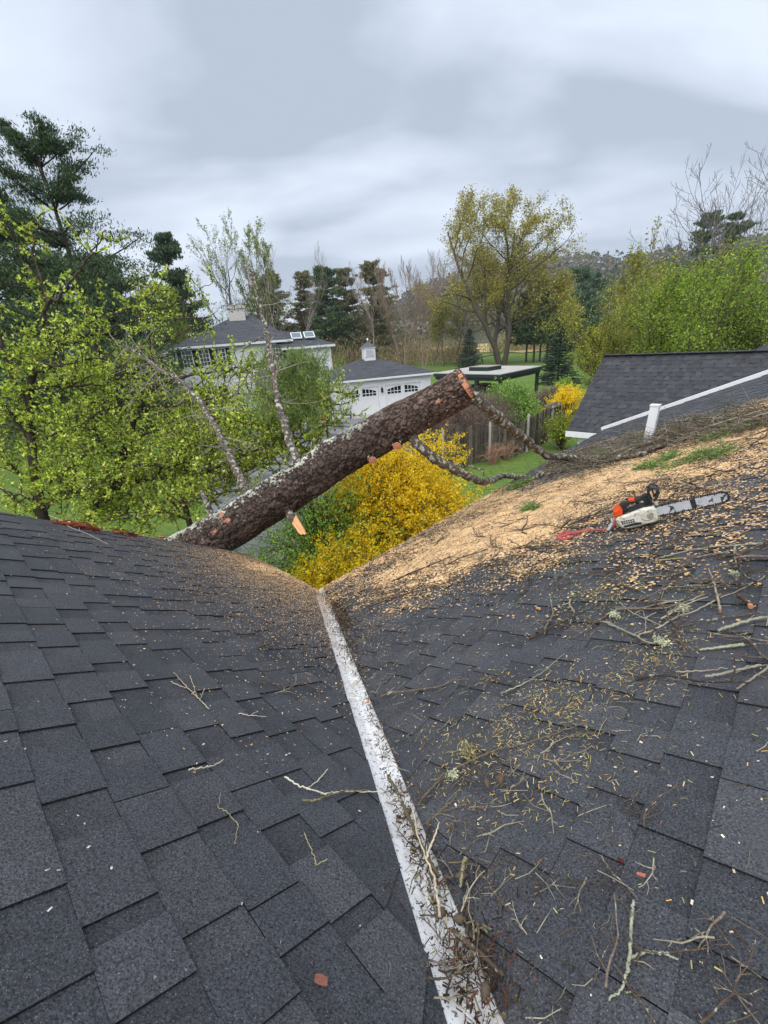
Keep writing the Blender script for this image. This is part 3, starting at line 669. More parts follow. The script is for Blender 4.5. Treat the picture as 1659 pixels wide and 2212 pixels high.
# ------------------------------------------------------------------ plants: generators
class PP: pass
def rot(d, ang, r):
    a = nrm(np.cross(d, r.normal(0, 1, 3))); return nrm(d * math.cos(ang) + a * math.sin(ang))
def branch(mb, r, p, d, L, rad, lev, P, an, col):
    n = max(3, int(L / P.seg[min(lev, len(P.seg) - 1)])); pts = [p]; ds = [d]
    for i in range(n):
        d = nrm(d + r.normal(0, P.wob, 3) + np.array([0, 0, P.trop[lev]]) / n * 2); p = p + d * L / n; pts.append(p); ds.append(d)
    pts = np.array(pts); t = np.linspace(0, 1, n + 1)
    mb.tube(pts, np.maximum(rad * (1 - P.taper * t), P.rmin), P.sides[lev], col * r.uniform(.8, 1.15), cap=False)
    if lev >= P.leaflev: an.append(pts[t > .25])
    if lev < P.levels:
        for j in range(P.kids[lev]):
            f = P.t0[lev] + (1 - P.t0[lev]) * (j + r.uniform(.2, .8)) / P.kids[lev]; x = f * n; i = min(int(x), n - 1)
            q = pts[i] + (pts[i + 1] - pts[i]) * (x - i)
            branch(mb, r, q, rot(ds[i + 1], P.ang[lev] * r.uniform(.7, 1.3), r), L * P.ratio[lev] * r.uniform(.7, 1.15) * (1 - P.short * f), rad * (1 - P.taper * f) * P.rr, lev + 1, P, an, col)
def leafq(C, r, size, asp=.55, cols=None, jit=.25, up_bias=.0, dirs=None):
    """n leaf quads (kite shaped) at centres C"""
    n = len(C); a = nrm(r.normal(0, 1, (n, 3)) + np.array([0, 0, up_bias])) if dirs is None else dirs
    b_ = nrm(np.cross(a, r.normal(0, 1, (n, 3)))); s = size * r.uniform(.6, 1.3, (n, 1))
    nn = np.cross(a, b_)
    Q = np.stack([C - a * s * .5, C + b_ * s * asp * .5 + nn * s * .08, C + a * s * .5, C - b_ * s * asp * .5 + nn * s * .08], 1)
    k = r.integers(0, len(cols), n); c = np.array(cols)[k] * r.uniform(1 - jit, 1 + jit, (n, 1))
    return Q, c
def tree(name, label, cat, loc, r, P, L, rad, n_leaf, sig, size, cols, bark, group=None, asp=.55, lean=(0, 0), stems=1, spread=.2, crown='crown', jit=.3, flat=1., rz=0):
    t = thing(name, label, cat, loc, rz, group); mb = MB(); an = []
    for k in range(stems):
        th = 2 * math.pi * k / stems + r.uniform(0, 1); sp = spread * r.uniform(.6, 1.2) if stems > 1 else 0
        d = nrm(np.array([lean[0] + sp * math.cos(th), lean[1] + sp * math.sin(th), 1.]))
        p = np.array([math.cos(th), math.sin(th), 0]) * (rad * 1.2 if stems > 1 else 0)
        branch(mb, r, p - np.array([0, 0, .1]), d, L * (r.uniform(.85, 1.05) if stems > 1 else 1), rad, 0, P, an, bark)
    mb.build('trunk', M_TRUNK, t)
    if n_leaf:
        A = np.concatenate(an); C = A[r.integers(0, len(A), n_leaf)] + r.normal(0, sig, (n_leaf, 3)) * np.array([1, 1, flat])
        b = MB(); b.quads(*leafq(C, r, size, asp, cols, jit)); b.build(crown, M_LEAF, t)
    else: C = np.concatenate(an)
    k = (L / .95) / np.percentile(C[:, 2], 99.7); t.scale = (k, k, k)
    return t
def PPm(levels=3, kids=(7, 6, 5), ang=(.9, .8, .7), ratio=(.5, .5, .45), t0=(.3, .2, .15), trop=(0, .15, .1, .1), wob=.10, seg=(1.2, .8, .5, .4), taper=.75, rr=.55, rmin=.012, sides=(8, 5, 4, 3), leaflev=2, short=.45):
    P = PP(); P.__dict__.update(locals()); return P
def spruce(name, label, loc, h, rad, r, cols, group=None, dens=1., cat='spruce tree'):
    t = thing(name, label, cat, loc, 0, group); b = MB(); b.tube([(0, 0, -.1), (0, 0, h * .5), (0, 0, h)], [h * .018, h * .01, .02], 7, S(70, 60, 52)); b.build('trunk', M_TRUNK, t)
    b = MB(); Qs, Cs, n = [], [], int(44 * dens)
    z = h * .02
    while z < h * .99:
        f = 1 - z / h; rr_ = rad * (f ** .8) * r.uniform(.85, 1.1); nb = int(8 + 9 * f)
        for k in range(nb):
            th = r.uniform(0, 6.28); L = rr_ * r.uniform(.72, 1.12) + .08; tt = r.uniform(.12, 1, n) ** .7
            dirv = np.array([math.cos(th), math.sin(th), 0]); sd_ = np.array([-math.sin(th), math.cos(th), 0])
            dr_ = -.28 * f * L - .0 
            C = np.array([0, 0, z]) + dirv * (tt * L)[:, None] + sd_ * (r.normal(0, .16, n) * (1.05 - tt) * L)[:, None]; C[:, 2] += dr_ * tt ** 1.2 + .10 * L * tt ** 3 + r.normal(0, .02 * h / 6, n)
            dd_ = nrm(dirv + sd_ * r.normal(0, .7, n)[:, None] + np.array([0, 0, -.25]) + r.normal(0, .15, (n, 3)))
            q, c = leafq(C, r, .07 * h ** .55 * 1.3, .34, cols, .3, dirs=dd_); Qs.append(q); Cs.append(c)
        z += h * .028
    b.quads(np.concatenate(Qs), np.concatenate(Cs)); b.build('crown', M_NEEDLE, t); return t
def pine(name, label, loc, h, rad, r, cols, group=None, clump=70, z0=.15, cat='pine tree', flat=.35, up_=.25, nwh=18, ncl=6, leafs=.20, bark=S(74, 64, 58), cs=1.):
    t = thing(name, label, cat, loc, 0, group); mb = MB(); tx = np.cumsum(r.normal(0, .005 * h, (8, 2)), 0)
    tp = np.column_stack([tx[:, 0], tx[:, 1], np.linspace(-.1, h, 8)]); mb.tube(tp, np.linspace(h * .019, .03, 8), 8, bark)
    b = MB(); Qs, Cs = [], []
    for k in range(nwh):
        f = z0 + (1 - z0) * (k + r.uniform(0, .8)) / nwh; z = f * h; base = np.array([np.interp(z, tp[:, 2], tp[:, 0]), np.interp(z, tp[:, 2], tp[:, 1]), z])
        prof = (1 - f) ** .65 * (1 if f > .3 else .75) + .05
        for j in range(5):
            th = r.uniform(0, 6.28); L = rad * prof * r.uniform(.45, 1.2) + .2
            d = np.array([math.cos(th), math.sin(th), r.uniform(-.1, .35) + (f > .8) * .5]); pts = [base + d * L * q + np.array([0, 0, up_ * L * q * q * .6]) for q in np.linspace(0, 1, 5)]
            mb.tube(pts, np.linspace(.012 * L + .02, .012, 5), 4, bark * .8, cap=False)
            for m in range(ncl):
                q = r.uniform(.3, 1.05); c = base + d * L * q + np.array([0, 0, up_ * L * q * q * .6]) + r.normal(0, .13 * L, 3) * np.array([1, 1, .3])
                s_ = (.10 * L + .22) * cs; C = c + r.normal(0, 1, (clump, 3)) * np.array([s_, s_, s_ * flat])
                dd_ = nrm(d * .5 + np.array([0, 0, .55]) + r.normal(0, .5, (clump, 3)))
                qq, cc = leafq(C, r, leafs * h ** .2, .30, cols, .3, dirs=dd_); Qs.append(qq); Cs.append(cc * r.uniform(.8, 1.2))
    mb.build('trunk', M_TRUNK, t); b.quads(np.concatenate(Qs), np.concatenate(Cs)); b.build('crown', M_NEEDLE, t); return t
def bush(name, label, cat, loc, r, rad, h, nst, n_leaf, size, cols, m=None, bark=S(96, 78, 62), asp=.6, group=None, arch=.5, part='foliage', sig=.08, tw=2, lift=.0):
    """many arching stems from one root, leaves or flowers along them"""
    t = thing(name, label, cat, loc, 0, group); mb = MB(); A = []
    for k in range(nst):
        th = r.uniform(0, 6.28); ou = r.uniform(0, 1) ** .6; rr_ = rad * ou * r.uniform(.8, 1.1); hh_ = h * (1 - .55 * ou ** 2) * r.uniform(.7, 1.05)
        q = np.linspace(0, 1, 9); rx = rad * .18
        x = math.cos(th) * (rx * ou + rr_ * q ** 1.3); y = math.sin(th) * (rx * ou + rr_ * q ** 1.3); z = hh_ * np.sin(q * math.pi * .5 * (1 + arch * ou * .6)) / max(.6, math.sin(min(1, (1 + arch * ou * .6) / 1) * math.pi * .5))
        pts = np.column_stack([x, y, z]) + r.normal(0, .02 * h, (9, 3)) * q[:, None]; mb.tube(pts, np.linspace(.012 * h ** .5, .003, 9), 4, bark * r.uniform(.8, 1.2), cap=False); A.append(pts[5:] if part == 'blossom' else pts[2:])
        for j in range(tw):
            i = r.integers(5 if part == 'blossom' else 3, 9); d = nrm(r.normal(0, 1, 3) + np.array([math.cos(th), math.sin(th), .9])); l_ = h * r.uniform(.08, .28); p2 = np.array([pts[i], pts[i] + d * l_ * .5, pts[i] + d * l_ + np.array([0, 0, -.02])]); mb.tube(p2, [.006, .004, .002], 3, bark, cap=False)
            A.append(np.array([p2[0] + (p2[2] - p2[0]) * s for s in (.3, .5, .7, .85, 1)]))
    mb.build('stem', M_TRUNK, t)
    if n_leaf:
        A = np.concatenate(A); A = A[A[:, 2] > h * .06]; C = A[r.integers(0, len(A), n_leaf)] + r.normal(0, sig, (n_leaf, 3)); b = MB(); b.quads(*leafq(C, r, size, asp, cols, .28)); b.build(part, m or M_LEAF, t)
    return t
R2 = lambda k: np.random.default_rng(k)
DK = [S(74, 92, 62), S(60, 78, 55), S(90, 106, 70), S(50, 66, 50)]
PINEC = [S(62, 82, 56), S(48, 66, 48), S(80, 98, 66), S(40, 56, 44)]
SPR = [S(44, 60, 52), S(36, 50, 44), S(54, 70, 58), S(64, 80, 66)]
BRP = [S(104, 102, 76), S(90, 90, 68), S(120, 112, 86), S(78, 82, 62)]
YG = [S(128, 142, 52), S(112, 128, 46), S(146, 156, 62), S(96, 112, 44)]
BGR = [S(108, 150, 46), S(88, 130, 40), S(132, 168, 60), S(76, 112, 38)]
OLIVE = [S(152, 146, 72), S(132, 128, 60), S(168, 162, 90), S(114, 114, 54)]
TREEG = 'trees around the far lawn'
# white pine, left
d_ = 27; p = hzp(66, 258, d_); hp = zat(62, 250, d_)
pine('white_pine', 'tall dark white pine at the left edge with tiered needle plates', p, hp * .94, 6.2, R2(3), PINEC, TREEG, clump=110, z0=.12, nwh=18, ncl=8, leafs=.085, cs=.56, flat=.26)
d_ = 40; pine('white_pine', 'dark pine low behind the tall left pine', hzp(-30, 440, d_), zat(-30, 440, d_), 6.5, R2(4), DK, TREEG, clump=50, z0=.05, nwh=20, ncl=8, leafs=.26)
pine('white_pine', 'dark pine between the tall left pine and the yellow-green tree', hzp(205, 575, 46), zat(205, 575, 46), 5, R2(5), DK, TREEG, clump=45, z0=.05, nwh=18, ncl=7, leafs=.26)
pine('white_pine', 'dark pine top poking out above the yellow-green tree', hzp(345, 512, 62), zat(342, 512, 62), 3.6, R2(6), PINEC, TREEG, clump=45, z0=.3, nwh=16, ncl=6, leafs=.26)
# yellow green round tree
d_ = 52; p = hzp(365, 560, d_)
tree('leafing_tree', 'rounded yellow-green tree left of the white chimney', 'tree', p, R2(8), PPm(kids=(9, 7, 6), ang=(.75, .7, .7), trop=(0, .4, .2, .1), rmin=.02), zat(368, 560, d_) * .92, .24, 9000, .42, .24, YG, S(86, 78, 58), TREEG)
d_ = 60
tree('leafing_tree', 'tall upright tree with sparse new leaves above the house roof', 'tree', hzp(432, 450, d_), R2(21), PPm(kids=(12, 8, 6), ang=(.7, .55, .5), trop=(0, .45, .35, .3), rmin=.012, ratio=(.72, .5, .45), t0=(.25, .2, .15)), zat(455, 450, d_) * .95, .28, 4200, .16, .24, [S(120, 136, 78), S(138, 150, 96), S(104, 120, 66)], S(92, 88, 80), TREEG)
tree('leafing_tree', 'slim upright leafing tree right of the sparse tall one', 'tree', hzp(520, 480, d_ + 3), R2(22), PPm(kids=(9, 7, 6), ang=(.6, .55, .5), trop=(0, .6, .4, .3), rmin=.022, ratio=(.5, .5, .45)), zat(530, 485, d_ + 3) * .96, .2, 4200, .2, .24, [S(120, 136, 78), S(138, 150, 96), S(104, 120, 66)], S(92, 88, 80), TREEG)
# bare pale trees
BARE = S(150, 138, 130)
def bare(name, label, x, ytop, d, seed, L=None, stems=1, bark=BARE, P=None, rad=.22, spread=.22, grp=TREEG, leaf=0, cols=None):
    P = P or PPm(kids=(11, 8, 7), ang=(.5, .5, .5), trop=(0, .6, .5, .3), rmin=.011, ratio=(.5, .5, .5), t0=(.3, .15, .1))
    return tree(name, label, 'tree', hzp(x, ytop, d), R2(seed), P, zat(x, ytop, d) * .95, rad, leaf, .3, .28, cols, bark, grp, stems=stems, spread=spread)
bare('bare_tree', 'pale bare twiggy tree above the house wing', 600, 520, 92, 31)
bare('bare_tree', 'pale bare tree half hidden left of the slim leafing tree', 575, 540, 96, 32)
PB = PPm(kids=(8, 9, 9), ang=(.38, .45, .5), trop=(.1, .5, .5, .3), rmin=.011, ratio=(.45, .5, .5), t0=(.35, .2, .1), taper=.7)
BIRCH = S(150, 130, 118)
bare('bare_birch', 'bare pinkish multi-stemmed birch behind the garage cupola', 858, 548, 70, 33, stems=5, bark=BIRCH, P=PB, rad=.085, spread=.34)
bare('bare_birch', 'bare pinkish birch just left of the large leafing maple', 905, 548, 74, 34, stems=3, bark=BIRCH, P=PB, rad=.085, spread=.22)
bare('bare_tree', 'bare twiggy tree at the left of the birches', 782, 552, 88, 35, bark=S(140, 128, 118))
# pine row
for k, (x, y, d, wd, cols, lab) in enumerate([(590, 590, 100, 6, BRP, 'dull brownish pine behind the house wing roof'), (655, 588, 108, 5.5, BRP, 'thin dull pine left of the green pine in the row'), (700, 578, 96, 5.5, DK, 'greenest dense pine in the row behind the house'), (745, 582, 104, 5.5, BRP, 'dull pine between the green pine and the bare birches'), (800, 572, 98, 6, BRP, 'brown-green pine behind the multi-stemmed birch'), (560, 610, 110, 6, BRP, 'dull pine behind the slim leafing tree')]):
    pine('white_pine', lab, hzp(x, y, d), zat(x, y, d), wd, R2(40 + k), cols, TREEG, clump=22, z0=.2, nwh=22, ncl=8, leafs=.36, cs=.72, flat=.22)
# big leafing maple
d_ = 80; hm = zat(1108, 412, d_)
PM = PPm(kids=(9, 9, 8), ang=(.95, .85, .8), trop=(.05, .16, .1, .1), rmin=.02, ratio=(.72, .52, .45), short=.55, t0=(.25, .2, .15), seg=(2, 1.2, .8, .6), wob=.13)
tree('leafing_maple', 'large spreading olive-green leafing maple with several tall trunks', 'tree', az(1087, d_), R2(51), PM, hm * .95, .5, 40000, .42, .30, OLIVE, S(92, 84, 76), TREEG, stems=4, spread=.20, jit=.3)
tree('leafing_maple', 'low olive-leafed tree filling in right of the large maple', 'tree', az(1185, 84), R2(52), PM, zat(1190, 600, 84), .3, 10000, .5, .36, OLIVE, S(92, 84, 76), TREEG, jit=.3)
for k, (x, y, d) in enumerate([(958, 640, 85), (985, 600, 92), (1022, 640, 96), (935, 660, 90)]):
    tree('young_tree', ['slender young tree with sparse yellowish leaves beside the birch', 'slim young tree left of the small spruce', 'slim young tree behind the small spruce', 'slim leaning young tree at the scrub edge'][k], 'tree', az(x, d), R2(60 + k), PPm(kids=(8, 6, 4), rmin=.022, ang=(.6, .6, .6)), zat(x, y, d), .14, 2200, .6, .36, [S(142, 136, 84), S(120, 122, 66), S(104, 108, 60)], S(104, 94, 84), TREEG)
# spruces on the lawn
spruce('spruce', 'small dark spruce behind the swing set', az(1014, 74), zat(1014, 712, 74) + .2, 2.5, R2(70), SPR, TREEG)
spruce('spruce', 'dense dark spruce right of the carport', az(1214, 49), zat(1216, 705, 49) + .2, 2.4, R2(71), SPR, TREEG)
for k, (x, d, y) in enumerate([(1141, 84, 640), (1156, 82, 630), (1171, 83, 640)]):
    pine('white_pine', ['left trunk of the three pines between maple and spruce', 'middle trunk of the three pines between maple and spruce', 'right trunk of the three pines between maple and spruce'][k], az(x, d), zat(x, y, d), 4.2, R2(73 + k), DK, TREEG, clump=22, z0=.28, nwh=13, ncl=6, leafs=.42)
for k, (x, y, d) in enumerate([(1238, 585, 120), (1262, 640, 110), (1275, 600, 140)]):
    pine('white_pine', ['dark pine showing right of the large maple', 'short dark pine behind the right spruce', 'far dark pine in the gap beside the hedge trees'][k], az(x, d), zat(x, y, d), 6, R2(76 + k), [S(66, 88, 66), S(54, 74, 58), S(80, 100, 76)], TREEG, clump=30, z0=.05, nwh=14, ncl=6, leafs=.5)
# big green trees, right
GRR = [S(126, 150, 52), S(106, 134, 46), S(144, 166, 66), S(90, 116, 42)]
YGR = [S(142, 146, 54), S(122, 132, 48), S(158, 160, 70), S(104, 118, 44)]
PG = PPm(kids=(9, 8, 6), ang=(.8, .75, .7), trop=(0, .35, .2, .1), rmin=.014, ratio=(.6, .5, .5), t0=(.08, .1, .1), seg=(1., .7, .5, .4))
for k, (x, y, d, cols, nl, lab, st_, sp) in enumerate([(1392, 555, 36, YGR, 24000, 'broad yellow-green tree left in the leafy clump above the outbuilding', 5, .42), (1490, 560, 31, GRR, 26000, 'bright green bushy tree in the middle of the leafy clump', 5, .55), (1600, 545, 32, GRR, 26000, 'bright green bushy tree right of the middle one in the leafy clump', 5, .55), (1700, 535, 33, GRR, 14000, 'green bushy tree at the right end of the leafy clump', 5, .5), (1345, 690, 33, YGR, 12000, 'low yellow-green bush nearest the right spruce', 4, .5)]):
    tree('bushy_tree', lab, 'tree', az(x, d), R2(80 + k), PG, (zat(x, y, d)) * (.95), .12, nl, .26, .13, cols, S(98, 88, 70), TREEG, stems=st_, spread=sp)
bare('leafing_tree', 'tall twiggy brown-tipped tree rising behind the yellow-green tree', 1385, 490, 44, 86, stems=5, bark=S(134, 120, 84), rad=.1, spread=.25, leaf=3500, cols=YGR, P=PPm(kids=(8, 7, 5), ang=(.4, .45, .5), trop=(.1, .6, .5, .3), rmin=.016, ratio=(.5, .5, .5), t0=(.3, .2, .1)))
for k, (x, y, d) in enumerate([(1492, 476, 62), (1556, 470, 66)]):
    pine('white_pine', ['left of two dark pines rising behind the leafy clump', 'right of two dark pines rising behind the leafy clump'][k], az(x, d), zat(x, y, d), 3.4, R2(90 + k), DK, TREEG, clump=20, z0=.35, nwh=13, ncl=7, leafs=.26, cs=.7, flat=.22)
PBR = PPm(kids=(11, 8, 5), ang=(.75, .65, .6), trop=(0, .3, .25, .2), rmin=.012, ratio=(.8, .5, .45), t0=(.25, .15, .15), wob=.07, short=.5)
bare('bare_tree', 'tall bare tree at the right edge against the sky', 1640, 240, 44, 95, bark=S(112, 106, 106), P=PBR, rad=.2, stems=3, spread=.22)
bare('bare_tree', 'bare brownish tree low at the right edge', 1660, 480, 58, 96, bark=S(140, 120, 110), P=PBR, rad=.2)
# understory scrub behind the house
SC = [S(124, 108, 84), S(106, 94, 72), S(138, 120, 94), S(92, 84, 64), S(120, 118, 78)]
r = R2(101); b = MB(); Cx = []
for k in range(330):
    x = r.uniform(540, 1010); d = r.uniform(88, 125); p = az(x, d); h = r.uniform(3, 8) * (1 if x < 930 else .6); n = 120; m = r.normal(0, 1, (n, 3)) * np.array([1.5, 1.5, h * .27]); m[:, 2] += h * .5; m[:, 2] = np.abs(m[:, 2])
    dd_ = nrm(r.normal(0, .5, (n, 3)) + np.array([0, 0, 1.])); q, c = leafq(p + m, r, .7, .14, SC, .25, dirs=dd_); b.quads(q, c * r.uniform(.75, 1.15))
tag(b.build('thicket', M_NEEDLE), 'brown twiggy understory massed behind the white house', 'thicket', kind='stuff')
r = R2(102); b = MB()
for k in range(170):
    x = r.uniform(1060, 1300); d = r.uniform(115, 150); p = az(x, d); h = r.uniform(2, 7); n = 90; m = r.normal(0, 1, (n, 3)) * np.array([1.6, 1.6, h * .27]); m[:, 2] = np.abs(m[:, 2] + h * .5)
    q, c = leafq(p + m, r, .8, .2, [S(116, 116, 70), S(130, 122, 84), S(98, 104, 66), S(140, 128, 108)], .25, dirs=nrm(r.normal(0, .6, (n, 3)) + np.array([0, 0, 1.]))); b.quads(q, c * r.uniform(.75, 1.15))
tag(b.build('thicket', M_NEEDLE), 'pale scrub along the far edge of the lawn and meadow', 'thicket', kind='stuff')
r = R2(103); b = MB()
for k in range(150):
    x = r.uniform(-260, 420); d = r.uniform(38, 62); p = az(x, d); h = r.uniform(2, 5.5); n = 110; m = r.normal(0, 1, (n, 3)) * np.array([1.2, 1.2, h * .27]); m[:, 2] = np.abs(m[:, 2] + h * .5)
    q, c = leafq(p + m, r, .4, .25, [S(96, 96, 56), S(112, 100, 66), S(80, 88, 50), S(124, 128, 66)], .25, dirs=nrm(r.normal(0, .6, (n, 3)) + np.array([0, 0, 1.]))); b.quads(q, c * r.uniform(.7, 1.15))
tag(b.build('thicket', M_NEEDLE), 'brown-green underbrush below the pines at the left', 'thicket', kind='stuff')

# ------------------------------------------------------------------ hill with woods
prof = [(600, 715), (760, 690), (850, 652), (900, 622), (960, 596), (1040, 572), (1130, 556), (1230, 550), (1310, 556), (1390, 548), (1500, 530), (1600, 512), (1700, 500), (1900, 470)]
def hprof(x): return np.interp(x, [p[0] for p in prof], [p[1] for p in prof])
b = MB(); cols_ = np.linspace(560, 1950, 60); rows = np.linspace(0, 1, 14); V = []
def hillpt(x, f):
    d = 210 + 430 * f; zt = zat(x, hprof(x), 640) - 8; p = az(x, d); return np.array([p[0], p[1], max(-.5, (zt) * (f ** 1.25) - .5 + 1.2 * math.sin(x * .05) * f)])
for f in rows:
    for x in cols_: V.append(hillpt(x, f))
for x in cols_: q = hillpt(x, 1); V.append(q * np.array([1.25, 1.25, .2]))
nx = len(cols_); i, j = np.meshgrid(np.arange(len(rows)), np.arange(nx - 1), indexing='ij'); k = i * nx + j
b.add(np.array(V), np.stack([k, k + 1, k + nx + 1, k + nx], -1).reshape(-1, 4), smooth=True); b.build('hill', M_HILL, kind='structure')
r = R2(110); b = MB(); HC = [[S(112, 108, 96), S(128, 122, 110)], [S(92, 98, 66), S(108, 112, 76)], [S(58, 78, 62), S(48, 66, 56)], [S(132, 124, 116), S(146, 140, 132)], [S(116, 126, 74), S(104, 112, 66)]]
for k in range(3600):
    x = r.uniform(600, 1900); f = r.uniform(.05, 1.0) ** .8; p = hillpt(x, f); kind = r.choice(5, p=[.32, .24, .2, .14, .10]); n = 16; h = r.uniform(9, 15)
    if kind == 2: m = np.column_stack([r.normal(0, 1.0, n), r.normal(0, 1.0, n), r.uniform(0, 1, n)]); m[:, :2] *= (1.3 - m[:, 2:3]) * 2.2; m[:, 2] *= h * 1.15
    else: m = nrm(r.normal(0, 1, (n, 3))) * r.uniform(.5, 1, (n, 1)) * np.array([3.6, 3.6, h * .36]); m[:, 2] += h * .55
    q, c = leafq(p + m, r, 3.0, .75, HC[kind], .14); b.quads(q, c * .58 * r.uniform(.88, 1.12))
tag(b.build('distant_forest', M_NEEDLE), 'mixed bare and evergreen woods covering the far hill', 'forest', kind='stuff')

# ------------------------------------------------------------------ shrubs near the house
YEL = [S(254, 230, 44), S(252, 218, 30), S(255, 238, 90), S(240, 200, 30), S(253, 226, 54)]
p = az(828, 9.1)
bush('forsythia', 'large forsythia in full yellow bloom below the leaning trunk', 'bush', p, R2(120), 1.8, 3.3, 400, 76000, .046, YEL, M_PETAL, S(128, 104, 60), .75, 'forsythia bushes', sig=.035, tw=5, part='blossom', arch=.9)
bush('forsythia', 'smaller yellow forsythia with green shoots in the roof notch', 'bush', az(712, 6.7), R2(121), 1.35, 2.3, 190, 42000, .040, YEL + [S(112, 132, 46)], M_PETAL, S(128, 104, 60), .75, 'forsythia bushes', sig=.035, tw=5, part='blossom', arch=.9)
bush('forsythia', 'tall forsythia sprays rising at the fence', 'bush', az(962, 12.2), R2(122), .5, 3.2, 13, 2600, .042, YEL, M_PETAL, S(128, 104, 60), .75, 'forsythia bushes', sig=.04, tw=2, part='blossom', arch=.2)
bush('forsythia', 'far yellow forsythia beside the outbuilding roof', 'bush', az(1241, 27), R2(123), 1.1, zat(1241, 832, 27), 60, 5200, .075, YEL, M_PETAL, S(128, 104, 60), .75, 'forsythia bushes', sig=.06, tw=3, part='blossom', arch=.4)
GB = [S(136, 172, 78), S(114, 154, 64), S(156, 188, 98), S(92, 130, 54)]
bush('green_shrub', 'leafy green shrub under the trunk with yellow sprigs', 'bush', az(650, 8.3), R2(124), 1.6, 2.9, 190, 24000, .055, GB, None, S(80, 66, 52), .55, sig=.09, tw=4)
bush('green_shrub', 'round bright green shrub by the carport', 'bush', az(1102, 25), R2(125), 1.75, zat(1100, 833, 25), 200, 14000, .11, [S(122, 156, 74), S(104, 138, 62), S(140, 172, 92), S(90, 122, 56)], None, S(80, 70, 56), .55, sig=.11, tw=4)
bush('green_shrub', 'low yellowish green shrub at the outbuilding wall', 'bush', az(1232, 22), R2(126), .8, 1.7, 80, 3500, .09, YG, None, S(80, 70, 56), .6, sig=.1, tw=3)
bush('green_shrub', 'small dark green shrub on the lawn by the pipe rail', 'bush', az(1232, 40), R2(127), .9, 1.5, 60, 2500, .12, GB, None, S(80, 70, 56), .6, sig=.1, tw=3)
TW = [S(128, 112, 100), S(110, 96, 86)]
for k, (x, d, rad, h, lab) in enumerate([(915, 20.5, 1.6, 2.5, 'grey leafless brush behind the left part of the fence'), (985, 22, 1.9, 2.7, 'grey leafless brush behind the middle of the fence'), (1050, 23.5, 1.7, 2.6, 'grey leafless brush left of the round green shrub'), (1200, 32, 1.5, 1.7, 'brown leafless brush right of the round green shrub')]):
    bush('bare_brush', lab, 'bush', az(x, d), R2(130 + k), rad, h, 420, 3600, .10, TW, M_NEEDLE, S(120, 106, 96), .25, 'leafless brush behind the fence', sig=.12, tw=6, part='twig_tips', arch=.5)
for k, (x, y, lab) in enumerate([(1064, 1003, 'pinkish bare brambles leaning on the fence foot'), (1095, 992, 'pinkish bare brambles right along the fence foot')]):
    bush('bramble', lab, 'bush', gnd(x, y), R2(140 + k), .75, .95, 60, 0, .1, TW, None, S(166, 132, 112), group='brambles at the fence foot', tw=4, arch=.8)
b = MB(); r = R2(150); n = 900; C = np.column_stack([r.normal(0, .13, n), r.normal(0, .13, n), .45 + np.abs(r.normal(0, .12, n))]); b.quads(*leafq(C, r, .09, .5, [S(170, 84, 52), S(120, 110, 60)], .3)); b.build('plant', M_LEAF, PL_P)
#@@PART3
# ------------------------------------------------------------------ fallen pine leaning across the roof notch
def vn(x, y, sc_, seed):
    """smooth 2D value noise, 0..1"""
    r = np.random.default_rng(seed); T = r.random((257, 257)); x = np.asarray(x) / sc_ + 1000.37; y = np.asarray(y) / sc_ + 1000.71
    xi, yi = np.floor(x).astype(int), np.floor(y).astype(int); fx, fy = x - xi, y - yi; fx = fx * fx * (3 - 2 * fx); fy = fy * fy * (3 - 2 * fy)
    g_ = lambda a, b: T[a % 257, b % 257]
    return (g_(xi, yi) * (1 - fx) + g_(xi + 1, yi) * fx) * (1 - fy) + (g_(xi, yi + 1) * (1 - fx) + g_(xi + 1, yi + 1) * fx) * fy
TA = dp(473, 1147, 5.62); TB = dp(1009, 834, 5.16); ax_ = nrm(TB - TA); Lv = np.linalg.norm(TB - TA)
TG = TA - ax_ * ((TA[2] - .1) / ax_[2])               # where it meets the ground
fal = thing('fallen_tree', 'huge felled pine trunk with cut top leaning over the roof notch', 'tree trunk', TG)
Lt = np.linalg.norm(TB - TG); RA_, RB_ = .278, .222
rad_at = lambda s: RA_ + (RB_ - RA_) * (s - (Lt - Lv)) / Lv
ns, nr = 120, 560
bx = nrm(np.cross(ax_, up)); by = np.cross(bx, ax_)    # by points up-ish, bx sideways
s_ = np.concatenate([np.linspace(0, Lt - Lv - .6, 60), np.linspace(Lt - Lv - .58, Lt, nr - 60)]); th = np.arange(ns) * 2 * math.pi / ns
SS, TH = np.meshgrid(s_, th, indexing='ij')
# bark plates: cells stretched along the trunk
rr = R2(200); ncell = 5200; cs_ = rr.uniform(0, Lt, ncell); ct = rr.uniform(0, 2 * math.pi, ncell); hcell = rr.uniform(.3, 1, ncell)
RR = .25; D = np.zeros((nr, ns)); PH = np.zeros((nr, ns)); 
ordr = np.argsort(cs_); cs_, ct, hcell = cs_[ordr], ct[ordr], hcell[ordr]
for i_ in range(nr):
    a, b_ = np.searchsorted(cs_, s_[i_] - .22), np.searchsorted(cs_, s_[i_] + .22)
    wob = .35 * (vn(np.full(ns, s_[i_]), th * RR, .05, 5) - .5) * .1
    dth = (th[:, None] - ct[None, a:b_] + math.pi) % (2 * math.pi) - math.pi
    d2 = ((s_[i_] + wob[:, None] - cs_[None, a:b_]) * .62) ** 2 + ((dth + wob[:, None] * 3) * RR) ** 2
    o_ = np.argpartition(d2, 1, axis=1)[:, :2]; m = np.take_along_axis(d2, o_, 1); sw = m[:, 0] > m[:, 1]
    d0 = np.sqrt(np.where(sw, m[:, 1], m[:, 0])); d1 = np.sqrt(np.where(sw, m[:, 0], m[:, 1])); D[i_] = d1 - d0; PH[i_] = hcell[a:b_][np.where(sw, o_[:, 1], o_[:, 0])]
plate = np.clip(D / .012, 0, 1)
